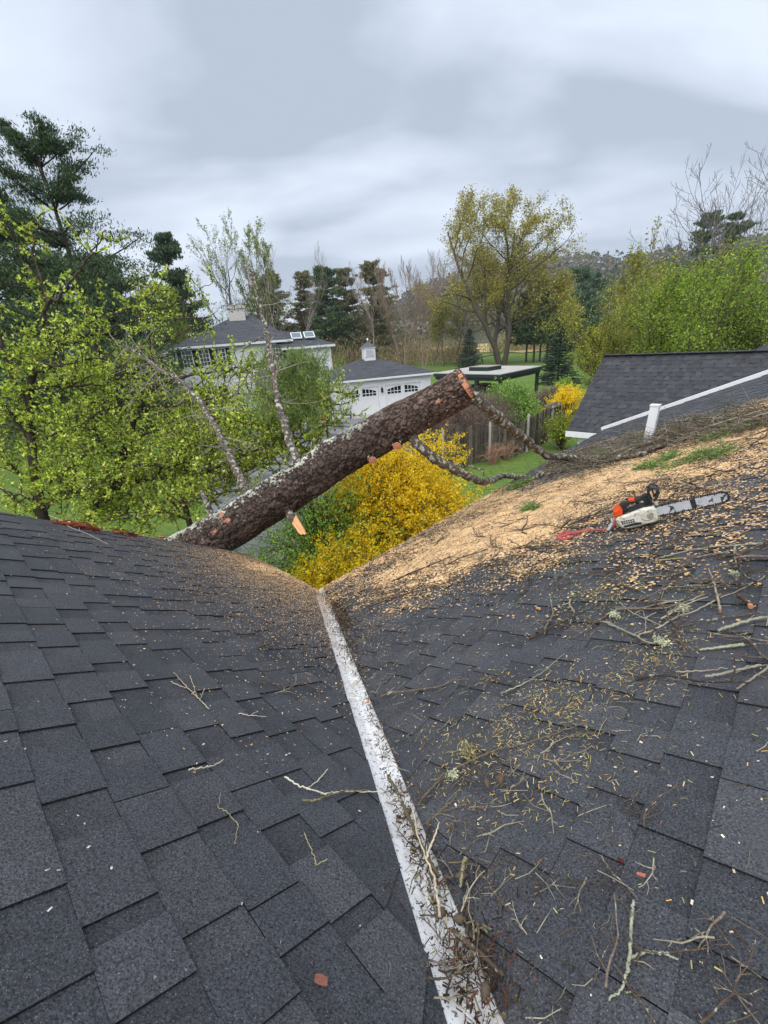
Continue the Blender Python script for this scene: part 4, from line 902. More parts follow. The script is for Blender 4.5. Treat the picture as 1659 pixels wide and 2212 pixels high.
flk = vn(SS * .8, TH * RR, .012, 6)
disp = plate * (.004 + .013 * PH) + .006 * flk + .02 * (vn(SS, TH * RR, .3, 7) - .5)
RAD = np.maximum(rad_at(SS), 0) * 1.0 - .012 + disp
bxc, byc = np.cos(TH), np.sin(TH)
SWAY = (.035 * np.sin((Lt - SS) * 1.25) * np.clip((Lt - SS) / .6, 0, 1))[..., None]
for s0_, a0_, h0_, w0_ in ((Lt - .35, 3.6, .03, .14), (Lt - .95, 4.2, .028, .12), (Lt - 1.9, 1.6, .02, .2), (Lt - 2.7, 4.4, .03, .13), (Lt - 2.2, 5.6, .02, .16), (Lt - 1.3, .9, .016, .2)):
    da_ = (TH - a0_ + math.pi) % (2 * math.pi) - math.pi; RAD = RAD + h0_ * np.exp(-((SS - s0_) / w0_) ** 2 - (da_ * RR / w0_) ** 2)
PT = (TG + ax_ * SS[..., None] + by * SWAY + (bx * bxc[..., None] + by * byc[..., None]) * RAD[..., None])
colr = np.array(S(80, 69, 63)) * (.55 + .75 * PH[..., None]) * (.32 + .68 * plate[..., None]) * (.75 + .5 * flk[..., None])
colr = colr * np.array([1, .97, .98])
lit_end = np.clip((SS - (Lt - 1.4)) / 1.2, 0, 1)[..., None] * .5 * plate[..., None]  # light painted into the bark: plates paler towards the lit upper end
colr = colr * (1 + lit_end * np.array([1.3, 1.0, .8]))
upn = byc
lich = np.clip((upn - .90 + .5 * (vn(SS, TH * RR, .06, 8) - .5) + .55 * (vn(SS, TH * RR, .018, 9) - .5)) * 6, 0, 1) * np.clip((Lt - .9 - SS) / .8, 0, 1) * np.clip(.4 + 1.2 * vn(SS, TH * RR, .14, 10), 0, 1)
lich = np.maximum(lich, np.clip((vn(SS, TH * RR, .022, 11) - .90) * 18, 0, 1) * np.clip(vn(SS, TH * RR, .3, 12) * 1.6 - .3, 0, 1))
colr = colr * (1 - lich[..., None]) + np.array(S(176, 180, 166)) * lich[..., None]
for (x, y, a_, b_) in ((478, 1114, .045, .025), (493, 1123, .05, .025), (466, 1146, .05, .022), (948, 868, .035, .03)):
    q = dp(x, y, 5.62 + (5.16 - 5.62) * (x - 473) / 536 - .24); ss, = [(q - TG) @ ax_]
    dd_ = np.sqrt((((PT - q) @ ax_) / a_) ** 2 + (((PT - q) @ by) / b_) ** 2) + .7 * (flk - .5) + (1 - plate) * .3; k = (dd_ < 1) & (((PT - q) @ FW) < .25)
    colr[k] = np.array(S(178, 124, 102)) * (.7 + .4 * flk[k][:, None])
b = MB(); i, j = np.meshgrid(np.arange(nr - 1), np.arange(ns), indexing='ij'); k = (j + 1) % ns
Fq = np.stack([i * ns + j, i * ns + k, (i + 1) * ns + k, (i + 1) * ns + j], -1).reshape(-1, 4)
b.add((PT - TG).reshape(-1, 3), Fq, colr[:-1].reshape(-1, 3), True)
b.build('trunk', M_BARK, fal)
# cut face: bevelled, hinge-torn rim facing a little towards the roof
nf = nrm(ax_ - .38 * FW + .05 * bx); E_ = PT[-1] - TG; cE = E_.mean(0)
b = MB(); rings = 9
Vr = [];
for q in range(rings):
    f = 1 - q / (rings - 1) * .999; rg = cE + (E_ - cE) * f; off = ((rg - cE) @ ax_); 
    shift = -((rg - cE) @ nf) / (ax_ @ nf); Vr.append(rg + ax_ * (shift[:, None] * .9 + .006 * (q % 2)))
b.tube  # rings joined below
Vr = np.array(Vr); base = E_ - ax_ * .02
Va = np.concatenate([base[None], Vr]); n_ = Va.shape[0]
i, j = np.meshgrid(np.arange(n_ - 1), np.arange(ns), indexing='ij'); k = (j + 1) % ns
cc = np.array([S(190, 130, 96) if q == 0 else (S(222, 188, 152) if q % 2 else S(206, 166, 128)) for q in range(n_ - 1)])
b.add(Va.reshape(-1, 3), np.stack([i * ns + j, i * ns + k, (i + 1) * ns + k, (i + 1) * ns + j], -1).reshape(-1, 4), np.repeat(cc, ns, 0) * rr.uniform(.85, 1.1, ((n_ - 1) * ns, 1)))
b.build('cut_face', M_WOOD, fal)
def fb(pts, r0, r1, name='branch', sides=10, lab=None, m=M_LIMB, lump=.035, parent=fal, origin=None, sub=7, jit=.012):
    """a limb through the given 3D points"""
    P = np.array(pts); t = np.linspace(0, len(P) - 1, (len(P) - 1) * sub + 1); i = np.minimum(t.astype(int), len(P) - 2); f = (t - i)[:, None]
    Pm = np.vstack([2 * P[0] - P[1], P, 2 * P[-1] - P[-2]])
    p0, p1, p2, p3 = Pm[i], Pm[i + 1], Pm[i + 2], Pm[i + 3]
    Q = .5 * ((2 * p1) + (-p0 + p2) * f + (2 * p0 - 5 * p1 + 4 * p2 - p3) * f ** 2 + (-p0 + 3 * p1 - 3 * p2 + p3) * f ** 3) + rr.normal(0, jit, (len(t), 3))
    mb = MB(); mb.tube(Q - (TG if origin is None else origin), np.linspace(r0, r1, len(t)) * rr.uniform(.92, 1.1, len(t)), sides, (1, 1, 1), lump=lump)
    o = mb.build(name, m, parent)
    if lab: o['label'] = lab
    return Q
def rp(x, y):                                  # roof position under a pixel
    d = ray(x, y); a = -HL / (d[2] + TL * (UX @ d)); b_ = -HR / (d[2] + TR * (NX @ d))
    if a > 0 and (b_ <= 0 or a < b_): return onL(x, y)
    return onR(x, y)
def roofp(u, v, lift=.02):
    L_side = zL(u) > float(zR(u, v)); n_ = NLn if L_side else NRn
    return W(u, v, float(zroof(u, v))) + n_ * lift
def rpx(x, y, lift=.02): return roofp(*rp(x, y), lift)
q = dp(1035, 868, 5.13)
fb([dp(1005, 850, 5.2), q, dp(1080, 905, 5.5), dp(1135, 950, 6.0), dp(1190, 985, 6.5), rpx(1255, 1003, .10), rpx(1320, 1000, .07), rpx(1390, 990, .07)], .072, .042, lab='upper lichened limb reaching from the cut top down to the roof')
fb([rpx(1385, 991, .07), rpx(1440, 968, .06), rpx(1500, 950, .06), rpx(1570, 925, .05)], .042, .026)
fb([dp(880, 935, 5.3), dp(905, 962, 5.2), dp(950, 998, 5.35), dp(1000, 1022, 5.6), dp(1050, 1040, 6.1), rpx(1095, 1042, .12), rpx(1140, 1040, .05), rpx(1190, 1027, .05)], .062, .04, lab='lower lichened limb resting on the roof eave')
fb([rpx(1185, 1028, .05), rpx(1240, 1016, .04), rpx(1290, 1008, .04)], .04, .025)
fb([dp(950, 998, 5.35), dp(1005, 1008, 5.7), dp(1040, 1015, 5.8), dp(1046, 1030, 5.8)], .016, .009, sides=6)
lA = fb([dp(530, 1062, 5.55), dp(523, 1040, 5.7), dp(497, 985, 6.0), dp(470, 930, 6.3), dp(440, 880, 6.6), dp(400, 833, 6.9), dp(345, 795, 7.2), dp(300, 765, 7.4), dp(245, 730, 7.7)], .062, .016, lab='long grey lichened limb running up to the left')
lB = fb([dp(645, 1010, 5.45), dp(638, 985, 5.6), dp(620, 930, 5.8), dp(604, 882, 6.0), dp(594, 820, 6.3), dp(583, 765, 6.5), dp(576, 715, 6.7), dp(560, 660, 6.9), dp(545, 605, 7.2), dp(540, 580, 7.3)], .066, .014, lab='thin pale limb standing up behind the trunk')
fb([dp(458, 1118, 5.5), dp(450, 1095, 5.6), dp(436, 1062, 5.75)], .04, .03, name='broken_stub')
# side twigs on the upright limbs
for LQ, nsd, tint in ((lA, 44, 1), (lB, 22, 2)):
    mb = MB()
    for k in range(nsd):
        i = int(rr.uniform(.25, .98) * len(LQ)); d = nrm(rr.normal(0, 1, 3) + np.array([-.3 if tint == 1 else 0, .1, .1])); L = rr.uniform(.25, .95); p = LQ[min(i, len(LQ) - 1)] - TG; pts = [p]
        for m in range(4): d = nrm(d + rr.normal(0, .22, 3)); pts.append(pts[-1] + d * L / 4)
        mb.tube(pts, np.linspace(.009, .003, 5), 4, S(150, 140, 130) * rr.uniform(.6, 1.2), cap=False)
        for m in range(3):
            p2 = pts[rr.integers(1, 5)]; d2 = nrm(d + rr.normal(0, .7, 3)); mb.tube([p2, p2 + d2 * L * .2, p2 + d2 * L * .4 + np.array([0, 0, -.02])], [.004, .003, .002], 3, S(150, 140, 130) * rr.uniform(.6, 1.2), cap=False)
    mb.build('dead_twigs', M_DEAD, fal)
fb([dp(560, 660, 6.9), dp(552, 610, 7.0), dp(548, 585, 7.05)], .012, .02, name='broken_stub', sides=6)
for (x, y, x2, y2) in ((583, 765, 540, 800), (583, 765, 605, 800), (585, 770, 618, 770), (576, 720, 520, 760)):
    fb([dp(x, y, 6.5), dp((x + x2) / 2 + 6, (y + y2) / 2 - 6, 6.5), dp(x2, y2, 6.5)], .014, .006, sides=5)
# drooping conifer foliage still on the limb
b = MB(); rq = R2(210); FC = [S(106, 128, 62), S(88, 110, 54), S(124, 144, 76), S(74, 94, 48)]; mb = MB()
for k in range(230):
    x = rq.normal(632, 44); y = rq.uniform(745, 900); dpt = rq.uniform(6.6, 7.6); L = rq.uniform(.18, .5)
    if y > 760 + abs(x - 632) * 1.6 + 130: continue
    p = dp(x, y, dpt); th_ = rq.uniform(0, 6.28); d = np.array([math.cos(th_) * .45, math.sin(th_) * .45, -.75]); pts = [p + d * L * q + np.array([math.cos(th_), math.sin(th_), 0]) * .10 * (q - q * q) for q in np.linspace(0, 1, 5)]
    mb.tube(np.array(pts) - TG, np.linspace(.006, .002, 5), 3, S(110, 100, 80), cap=False)
    n = 90; t_ = rq.uniform(0, 1, n); C = p + np.outer(t_, d * L) + rq.normal(0, 1, (n, 3)) * np.array([.035, .035, .03])
    qq, c = leafq(C - TG, rq, .055, .16, FC, .25, dirs=nrm(np.array([0, 0, -.7]) + rq.normal(0, .55, (n, 3)))); b.quads(qq, c * rq.uniform(.75, 1.15))
b.build('drooping_foliage', M_NEEDLE, fal)
fs = mb.build('foliage_stem', M_DEAD, fal); fs['kind'] = 'stuff'
# snapped stub under the trunk with bright wood
fb([dp(608, 1080, 5.55), dp(622, 1103, 5.4), dp(636, 1122, 5.3)], .045, .05, name='broken_stub', lab='snapped stub with a bright torn end')
b = MB(); p0, p1 = dp(634, 1119, 5.3) - TG, dp(660, 1160, 5.22) - TG; d = nrm(p1 - p0); sx = nrm(np.cross(d, FW)); L = np.linalg.norm(p1 - p0)
for k in range(9):
    o = sx * (k - 4) * .0105; l_ = L * (1 - .16 * abs(k - 5) / 4 - rr.uniform(0, .1)); b.beam(p0 + o, p0 + o * .8 + d * l_, .011, .05 - .004 * abs(k - 4), S(226, 170, 122) * rr.uniform(.85, 1.08), up=-FW)
b.build('torn_wood', M_WOOD, fal)
# sawn-off knots on the side of the trunk
for (x, y, rk) in ((804, 996, .044), (858, 966, .05)):
    f = (x - 473) / 536; q = dp(x, y, 5.62 - .46 * f - .2); dv = nrm(nrm(C0 - q) - up * .45); c0 = q - dv * .10; b = MB()
    b.tube([c0 - TG, q - TG - dv * .032], [rk * 1.5, rk * 1.04], 18, S(96, 80, 72), lump=.05); kn = b.build('knot', M_LIMB, fal)
    b = MB()
    for m in range(6): b.tube([q - TG - dv * .04, q - TG - dv * .026 + dv * m * .0012], [rk * (1 - m / 6), rk * (1 - m / 6) * .98], 18, S(176, 104, 80) if m % 2 else S(206, 148, 116))
    b.build('knot_face', M_WOOD, kn)

# ------------------------------------------------------------------ apple trees in new leaf
AP = [S(166, 186, 72), S(142, 166, 60), S(184, 198, 94), S(114, 140, 54), S(196, 206, 112)]
def apple(name, label, limbs, seed, leaf_n, base, tw_n, lw=1.0, bias=.25):
    r = R2(seed); t = thing(name, label, 'tree', base, 0, 'apple trees in new leaf'); mb = MB(); b = MB(); Cs = []; tb = MB()
    bark = S(74, 64, 58)
    for pts, r0, r1, dens in limbs:
        P = np.array(pts); tt = np.linspace(0, len(P) - 1, (len(P) - 1) * 6 + 1); i = np.minimum(tt.astype(int), len(P) - 2); Q = P[i] + (P[i + 1] - P[i]) * (tt - i)[:, None]
        Q[1:-1] = (Q[:-2] + Q[1:-1] * 2 + Q[2:]) / 4; Q = Q + r.normal(0, .014, Q.shape); mb.tube(Q - base, np.linspace(r0, r1, len(Q)) * r.uniform(.9, 1.12, len(Q)), 8, bark * r.uniform(.8, 1.1), cap=True, lump=.05)
        L = np.linalg.norm(np.diff(Q, axis=0), axis=1).sum(); n = int(L * tw_n * dens)
        for k in range(n):
            f = r.uniform(.12, 1) ; p = Q[min(int(f * len(Q)), len(Q) - 1)]; d = nrm(r.normal(0, 1, 3) + np.array([0, 0, bias])); l_ = r.uniform(.25, 1.0) * lw * min(1.1, .35 + .65 * dens); pp = [p]
            for m in range(5): d = nrm(d + r.normal(0, .17, 3) + np.array([0, 0, .06])); pp.append(pp[-1] + d * l_ / 5)
            pp = np.array(pp); tb.tube(pp - base, np.linspace(.011, .003, 6), 4, bark * r.uniform(.8, 1.5), cap=False); segs = [pp]
            for m in range(3):
                j = r.integers(1, 5); d2 = nrm(d + r.normal(0, .6, 3)); q2 = np.array([pp[j] + d2 * l_ * .45 * s for s in np.linspace(0, 1, 4)]) + r.normal(0, .01, (4, 3)); tb.tube(q2 - base, np.linspace(.006, .0025, 4), 3, bark * r.uniform(.8, 1.5), cap=False); segs.append(q2)
            for sg in segs:
                nn_ = max(2, int(np.linalg.norm(sg[-1] - sg[0]) / .075))
                for f2 in np.linspace(.25, 1, nn_): x = f2 * (len(sg) - 1); j = min(int(x), len(sg) - 2); Cs.append(sg[j] + (sg[j + 1] - sg[j]) * (x - j))
    mb.build('trunk', M_TRUNK, t); tb.build('twigs', M_TRUNK, t)
    Cs = np.array(Cs); k = r.integers(0, len(Cs), leaf_n); D_ = nrm(r.normal(0, 1, (leaf_n, 3)) + np.array([0, 0, .35])); C = Cs[k] + D_ * .026; tone = r.uniform(.6, 1.25, len(Cs))
    q, c = leafq(C - base, r, .064, .56, AP, .32, dirs=D_); b.quads(q, c * tone[k][:, None]); b.build('crown', M_LEAF, t); return t
def pl(L): return [dp(x, y, d) for x, y, d in L]
b1 = dp(92, 1118, 8.2); b1[2] = 0
l1 = [
 ([b1, dp(88, 1112, 8.2), dp(78, 1040, 8.2), dp(66, 950, 8.2), dp(64, 880, 8.1), dp(69, 811, 8), dp(87, 766, 7.8)], .11, .045, .5),
 (pl([(87, 766, 7.8), (91, 745, 7.8), (95, 679, 7.6), (103, 652, 7.5), (124, 644, 7.4), (159, 602, 7.2), (182, 565, 7), (212, 530, 7), (227, 496, 7)]), .04, .006, .42),
 (pl([(103, 652, 7.5), (90, 605, 7.5), (69, 547, 7.4), (76, 505, 7.4), (82, 485, 7.4)]), .022, .005, .45),
 (pl([(87, 766, 7.8), (116, 761, 7.8), (159, 732, 7.8), (201, 724, 7.9), (233, 711, 8), (283, 695, 8.2), (307, 676, 8.3)]), .045, .012, .5),
 (pl([(74, 838, 8), (120, 835, 7.8), (172, 832, 7.8), (225, 832, 7.9), (270, 810, 8)]), .03, .008, 1),
 (pl([(100, 740, 7.7), (150, 712, 7.6), (212, 689, 7.6), (265, 674, 7.7), (299, 652, 7.8), (330, 640, 7.8)]), .02, .006, .5),
 (pl([(66, 950, 8.2), (30, 900, 8), (-10, 860, 7.8), (-60, 800, 7.6)]), .05, .015, 1),
 (pl([(64, 880, 8.1), (20, 800, 7.8), (0, 720, 7.6), (-40, 640, 7.5)]), .03, .01, .7),
 (pl([(90, 605, 7.5), (45, 560, 7.4), (20, 500, 7.4), (5, 465, 7.4)]), .014, .005, .4),
 (pl([(70, 960, 8.2), (130, 930, 7.9), (190, 905, 7.9), (240, 880, 8)]), .03, .01, 1.1),
 (pl([(80, 1045, 8.2), (30, 1010, 8), (-30, 980, 7.8)]), .03, .01, 1),
 (pl([(82, 1060, 8.2), (140, 1020, 8.0), (180, 990, 7.9), (215, 950, 7.9)]), .025, .008, 1),
 (pl([(88, 1108, 8.2), (130, 1075, 8.0), (175, 1060, 7.9), (230, 1040, 7.8)]), .02, .008, 1.2),
 (pl([(84, 1080, 8.2), (40, 1070, 8.0), (-10, 1050, 7.8)]), .02, .008, 1.2),
 (pl([(69, 811, 8), (110, 790, 7.5), (180, 780, 7.3), (240, 770, 7.3)]), .02, .006, .8),
]
apple('apple_tree', 'leafy apple tree nearest the left edge with a dark upright stem', l1, 301, 18000, b1, 14)
b2 = dp(190, 1130, 8.8); b2[2] = 0
l2 = [
 ([b2, dp(188, 1128, 8.8), dp(212, 1090, 8.8), dp(255, 1052, 8.8), dp(262, 1000, 8.9), dp(277, 950, 9), dp(292, 900, 9), dp(312, 868, 9), dp(345, 828, 9)], .15, .03, .5),
 (pl([(255, 1052, 8.8), (290, 1040, 8.7), (335, 1030, 8.6), (400, 1032, 8.5), (450, 1020, 8.4)]), .09, .03, .9),
 (pl([(292, 900, 9), (330, 880, 8.8), (400, 875, 8.6), (470, 860, 8.6), (540, 850, 8.6)]), .03, .01, 1),
 (pl([(277, 950, 9), (340, 930, 8.6), (410, 935, 8.4), (480, 940, 8.4)]), .03, .01, 1),
 (pl([(345, 828, 9), (420, 810, 8.8), (480, 800, 8.8), (540, 790, 8.8), (610, 800, 8.8), (680, 835, 8.8), (735, 850, 8.8)]), .028, .005, .6),
 (pl([(325, 670, 8.6), (357, 668, 8.6), (413, 636, 8.6), (460, 610, 8.6)]), .016, .005, .35),
 (pl([(345, 828, 9), (325, 760, 8.8), (318, 695, 8.6), (375, 690, 8.6), (440, 688, 8.6)]), .022, .008, .4),
 (pl([(397, 700, 8.6), (397, 658, 8.6), (406, 620, 8.6), (413, 592, 8.6)]), .016, .008, .35),
 (pl([(400, 875, 8.6), (480, 905, 7.8), (560, 920, 7.6), (640, 905, 7.6), (700, 890, 7.8)]), .02, .006, .9),
 (pl([(450, 1020, 8.4), (520, 985, 8), (590, 960, 7.8), (650, 925, 7.8)]), .025, .008, 1.1),
 (pl([(335, 1030, 8.6), (380, 985, 8.2), (440, 960, 8), (490, 960, 8)]), .02, .008, 1),
 (pl([(262, 1000, 8.9), (220, 960, 8.6), (190, 900, 8.5)]), .03, .01, 1),
 (pl([(540, 850, 8.6), (620, 870, 8.4), (690, 880, 8.4), (735, 872, 8.4)]), .012, .004, 1),
 (pl([(255, 1052, 8.8), (300, 1080, 8.6), (350, 1110, 8.4), (400, 1120, 8.3)]), .03, .012, 1),
 (pl([(400, 1032, 8.5), (440, 1075, 8.2), (470, 1090, 8.1)]), .02, .01, .8),
 (pl([(212, 1090, 8.8), (160, 1060, 8.4), (110, 1045, 8.2)]), .02, .008, 1.2),
 (pl([(255, 1052, 8.8), (300, 1000, 8.3), (360, 1010, 8.0), (420, 1000, 7.9)]), .02, .008, 1.2),
 (pl([(225, 1100, 8.8), (270, 1110, 8.3), (330, 1120, 8.0)]), .02, .008, 1.2),
 (pl([(450, 1020, 8.4), (510, 1030, 7.9), (570, 1000, 7.7), (630, 960, 7.7)]), .02, .008, 1.3),
 (pl([(350, 1110, 8.4), (420, 1080, 8.0), (500, 1060, 7.8)]), .02, .008, 1.2),
 (pl([(590, 960, 7.8), (650, 960, 7.7), (700, 920, 7.8), (720, 895, 7.8)]), .015, .006, 1.2),

]
apple('apple_tree', 'leafy apple tree with a thick leaning dark trunk by the fallen pine', l2, 302, 32000, b2, 18)
b3 = az(310, 12.5)
z3_ = [dp(330, 1000, 11.8), dp(335, 930, 11.8)]
l3 = [([b3, b3 + np.array([.1, 0, 2.2]), dp(330, 850, 12), dp(335, 760, 12)], .1, .03, .4),
 (pl([(335, 760, 12), (300, 700, 12), (290, 640, 12)]), .02, .01, .4), (pl([(335, 760, 12), (390, 720, 12), (450, 700, 12)]), .02, .01, .4),
 (pl([(330, 850, 12), (260, 820, 12), (200, 800, 12), (140, 820, 12)]), .03, .01, 1.1), (pl([(330, 930, 12), (420, 900, 11.5), (520, 890, 11.3), (600, 880, 11.3)]), .03, .01, 1.2), (pl([(330, 960, 12), (250, 930, 12), (170, 940, 12), (110, 960, 12)]), .03, .01, 1.2),
 (pl([(330, 960, 12), (400, 980, 11), (500, 990, 10.5), (580, 1000, 10.3)]), .03, .01, 1.2)]
apple('apple_tree', 'apple tree farther back, filling in behind the other two', l3, 303, 17000, b3, 11, 1.25)

# ------------------------------------------------------------------ chainsaw
k9 = math.radians(7.5)
pA, pB = rpx(1338, 1150, .0), rpx(1556, 1113, .0)
SX = nrm(pB - pA); SZ = nrm(NRn * .8 + up * .2); SZ = nrm(SZ - SX * (SZ @ SX)); SY = np.cross(SZ, SX)
saw = thing('chainsaw', 'orange and white chainsaw with black top handle lying in the sawdust', 'chainsaw', pA + NRn * .02)
saw.matrix_world = Matrix(((SX[0], SY[0], SZ[0], pA[0] + NRn[0] * .02), (SX[1], SY[1], SZ[1], pA[1] + NRn[1] * .02), (SX[2], SY[2], SZ[2], pA[2] + NRn[2] * .02), (0, 0, 0, 1)))
KS = .00085
def lc(X, Y):
    x, y = (X - 545) * KS, (460 - Y) * KS; return (x * math.cos(k9) + y * math.sin(k9), -x * math.sin(k9) + y * math.cos(k9) + .035)
def prof(pts, y0, y1, b, c=(1, 1, 1), bev=.012):
    """side outline pushed across the saw's width with chamfered edges"""
    p = np.array([lc(*q) for q in pts]); ce = p.mean(0); inn = p + (ce - p) / (np.linalg.norm(ce - p, axis=1, keepdims=True) + 1e-9) * bev
    rings = [(inn, y0), (p, y0 + bev), (p, y1 - bev), (inn, y1)]; n = len(p); V = []; 
    for a, y in rings: V += [(q[0], y, q[1]) for q in a]
    f = [tuple(range(n)), tuple(range(4 * n - 1, 3 * n - 1, -1))]
    for r_i in range(3): f += [(r_i * n + i, (r_i + 1) * n + i, (r_i + 1) * n + (i + 1) % n, r_i * n + (i + 1) % n) for i in range(n)]
    b.add(V, f, c)
b = MB(); prof([(545, 372), (560, 352), (640, 330), (760, 288), (832, 282), (850, 312), (856, 385), (838, 412), (760, 432), (690, 452), (612, 460), (580, 448), (556, 415)], -.10, .10, b, bev=.016); bo = b.build('housing', M_PLAST_W, saw)
b = MB()
for i_ in range(2):
    for j_ in range(6):
        x, y = 586 + j_ * 17 + i_ * 3, 385 + i_ * 18 - j_ * 2.6; q = [lc(x, y), lc(x + 12, y - 2), lc(x + 13, y + 10), lc(x + 1, y + 12)]; b.poly([(a, -.1025, c) for a, c in q], (0, .004, 0))
q = [lc(598, 425), (lc(700, 402)), lc(738, 404), lc(735, 420), lc(610, 442)]; b.poly([(a, -.103, c) for a, c in q], (0, .004, 0)); b.build('vent_slot', M_PLAST_K, bo)
b = MB(); q = lc(803, 352); b.tube([(q[0], -.112, q[1]), (q[0], -.095, q[1])], [.022, .024], 12); b.build('bar_nut_cover', M_STEEL, bo)
b = MB(); prof([(780, 300), (828, 296), (842, 330), (840, 372), (770, 392), (742, 376), (746, 330)], -.112, -.098, b, (.9, .88, .82), bev=.004); b.build('sprocket_cover', M_PLAST_W, saw)
b = MB(); prof([(532, 300), (560, 285), (592, 268), (604, 300), (600, 335), (560, 352), (536, 358)], -.085, .085, b, bev=.012); prof([(655, 222), (700, 216), (702, 236), (660, 240)], -.04, .04, b, bev=.005); b.build('rear_cover', M_PLAST_O, saw)
b = MB(); prof([(590, 330), (580, 290), (582, 262), (604, 248), (700, 230), (758, 205), (782, 190), (802, 198), (828, 246), (822, 276), (792, 270), (764, 238), (706, 258), (648, 272), (630, 292), (622, 326)], -.03, .03, b, bev=.007)
prof([(596, 334), (640, 320), (740, 286), (826, 270), (830, 286), (756, 294), (640, 334), (598, 346)], -.065, .065, b, bev=.006); b.build('top_handle', M_PLAST_K, saw)
b = MB(); prof([(700, 262), (735, 256), (722, 278), (706, 276)], -.012, .012, b, bev=.003); b.build('trigger', M_PLAST_K, saw)
b = MB()                                           # hand guard: looped frame with two bars
gd = [lc(822, 262), lc(806, 200), lc(806, 160), lc(826, 132), lc(852, 130), lc(874, 150), lc(880, 176), lc(866, 212), lc(842, 244)]
for y in (-.055, .055): b.tube([(a, y, c) for a, c in gd], .0085, 6)
for a, c in (gd[2], gd[3], gd[4], gd[5], gd[6], gd[7]): b.tube([(a, -.055, c), (a, .055, c)], .007, 6)
a0, a1 = lc(838, 140), lc(846, 210)
b.tube([(a0[0], -.055, a0[1]), (a1[0], -.055, a1[1])], .006, 6); b.build('hand_guard', M_PLAST_K, saw)
b = MB(); bp = [(850, 302)]; 
tip = lc(1300, 262); rB = .034
p0, p1 = lc(852, 334), lc(1288, 262); dv = nrm(np.array(p1) - np.array(p0)); pn = np.array([-dv[1], dv[0]]); Lb = np.linalg.norm(np.array(p1) - np.array(p0))
def barout(off):
    o = [np.array(p0) + pn * (rB * .92 + off)]; 
    for t_ in np.linspace(0, 1, 6)[1:]: o.append(np.array(p0) + dv * Lb * t_ + pn * (rB * (.92 + .13 * math.sin(t_ * math.pi)) + off))
    for a in np.linspace(math.pi / 2, -math.pi / 2, 13)[1:-1]: o.append(np.array(p1) + (pn * math.sin(a) + dv * math.cos(a)) * (rB * .93 + off))
    for t_ in np.linspace(1, 0, 6): o.append(np.array(p0) + dv * Lb * t_ - pn * (rB * (.92 + .13 * math.sin(t_ * math.pi)) + off))
    return o
b.poly([(q[0], -.062, q[1]) for q in barout(0)], (0, .006, 0)); gb = b.build('guide_bar', M_STEEL, saw)
b = MB(); q0, q1 = np.array(p0) + dv * Lb * .54, np.array(p0) + dv * Lb * .62; b.poly([(q[0], -.0635, q[1]) for q in (q0 + pn * rB * .95, q1 + pn * rB * .95, q1 - pn * rB * .95, q0 - pn * rB * .95)], (0, .002, 0)); b.build('bar_band', M_PLAST_K, gb)
b = MB(); oc = [np.array(q) for q in barout(.004)]; 
dense = []
for q, r_i in zip(oc[:-1], oc[1:]):
    n = max(1, int(np.linalg.norm(r_i - q) / .012)); dense += [q + (r_i - q) * s / n for s in range(n)]
for m, q in enumerate(dense):
    nx_ = dense[(m + 1) % len(dense)]; d = nrm(nx_ - q) if np.linalg.norm(nx_ - q) < .05 else dv; pnn = np.array([-d[1], d[0]]); hgt = .0055 if m % 3 else .009
    b.beam((q[0], -.059, q[1]), (q[0] + d[0] * .010, -.059, q[1] + d[1] * .010), .008, hgt * 2, up=(pnn[0], 0, pnn[1]))
b.build('chain', M_CHAIN, gb)
b = MB(); prof([(824, 390), (862, 396), (868, 410), (836, 428), (800, 432)], -.06, .05, b, (.6, .58, .52), bev=.006); b.build('bumper', M_PLAST_W, saw); b = MB(); prof([(834, 262), (862, 268), (870, 300), (848, 312)], -.03, .03, b, (.8, .76, .66), bev=.006); b.build('muffler_cover', M_PLAST_W, saw)
# lanyard: red coiled rope, clip and strap
base = rpx(1210, 1168, .0); lan = thing('saw_lanyard', 'faded red coiled lanyard lying behind the chainsaw', 'rope', base)
pts = [rpx(1337, 1132, .07), rpx(1326, 1146, .03), rpx(1312, 1152, .025), rpx(1290, 1150, .02), rpx(1270, 1152, .025), rpx(1250, 1156, .025), rpx(1232, 1160, .028), rpx(1214, 1166, .028), rpx(1206, 1172, .025)]
b = MB(); P_ = np.array(pts); tt = np.linspace(0, len(P_) - 1, 120); i = np.minimum(tt.astype(int), len(P_) - 2); Q = P_[i] + (P_[i + 1] - P_[i]) * (tt - i)[:, None]
b.tube(Q - base, np.where(np.arange(120) > 52, .016, .011) * (1 + .22 * np.sin(np.arange(120) * 1.9)), 7, S(158, 88, 80)); 
o_ = rpx(1230, 1164, .03); pts2 = [rpx(1246, 1160, .03), rpx(1222, 1158, .04), rpx(1207, 1166, .03), rpx(1218, 1174, .03), rpx(1240, 1166, .03)]; b.tube(np.array(pts2) - base, .013, 6, S(172, 84, 84)); b.build('rope', M_ROPE, lan)
b = MB(); b.beam(rpx(1334, 1133, .06) - base, rpx(1316, 1153, .03) - base, .022, .008, (1, 1, 1), up=NRn); b.build('strap', M_STEEL, lan)
b = MB(); b.beam(rpx(1283, 1149, .03) - base, rpx(1266, 1153, .03) - base, .016, .012, (1, 1, 1), up=NRn); b.build('clip', M_STEEL, lan)

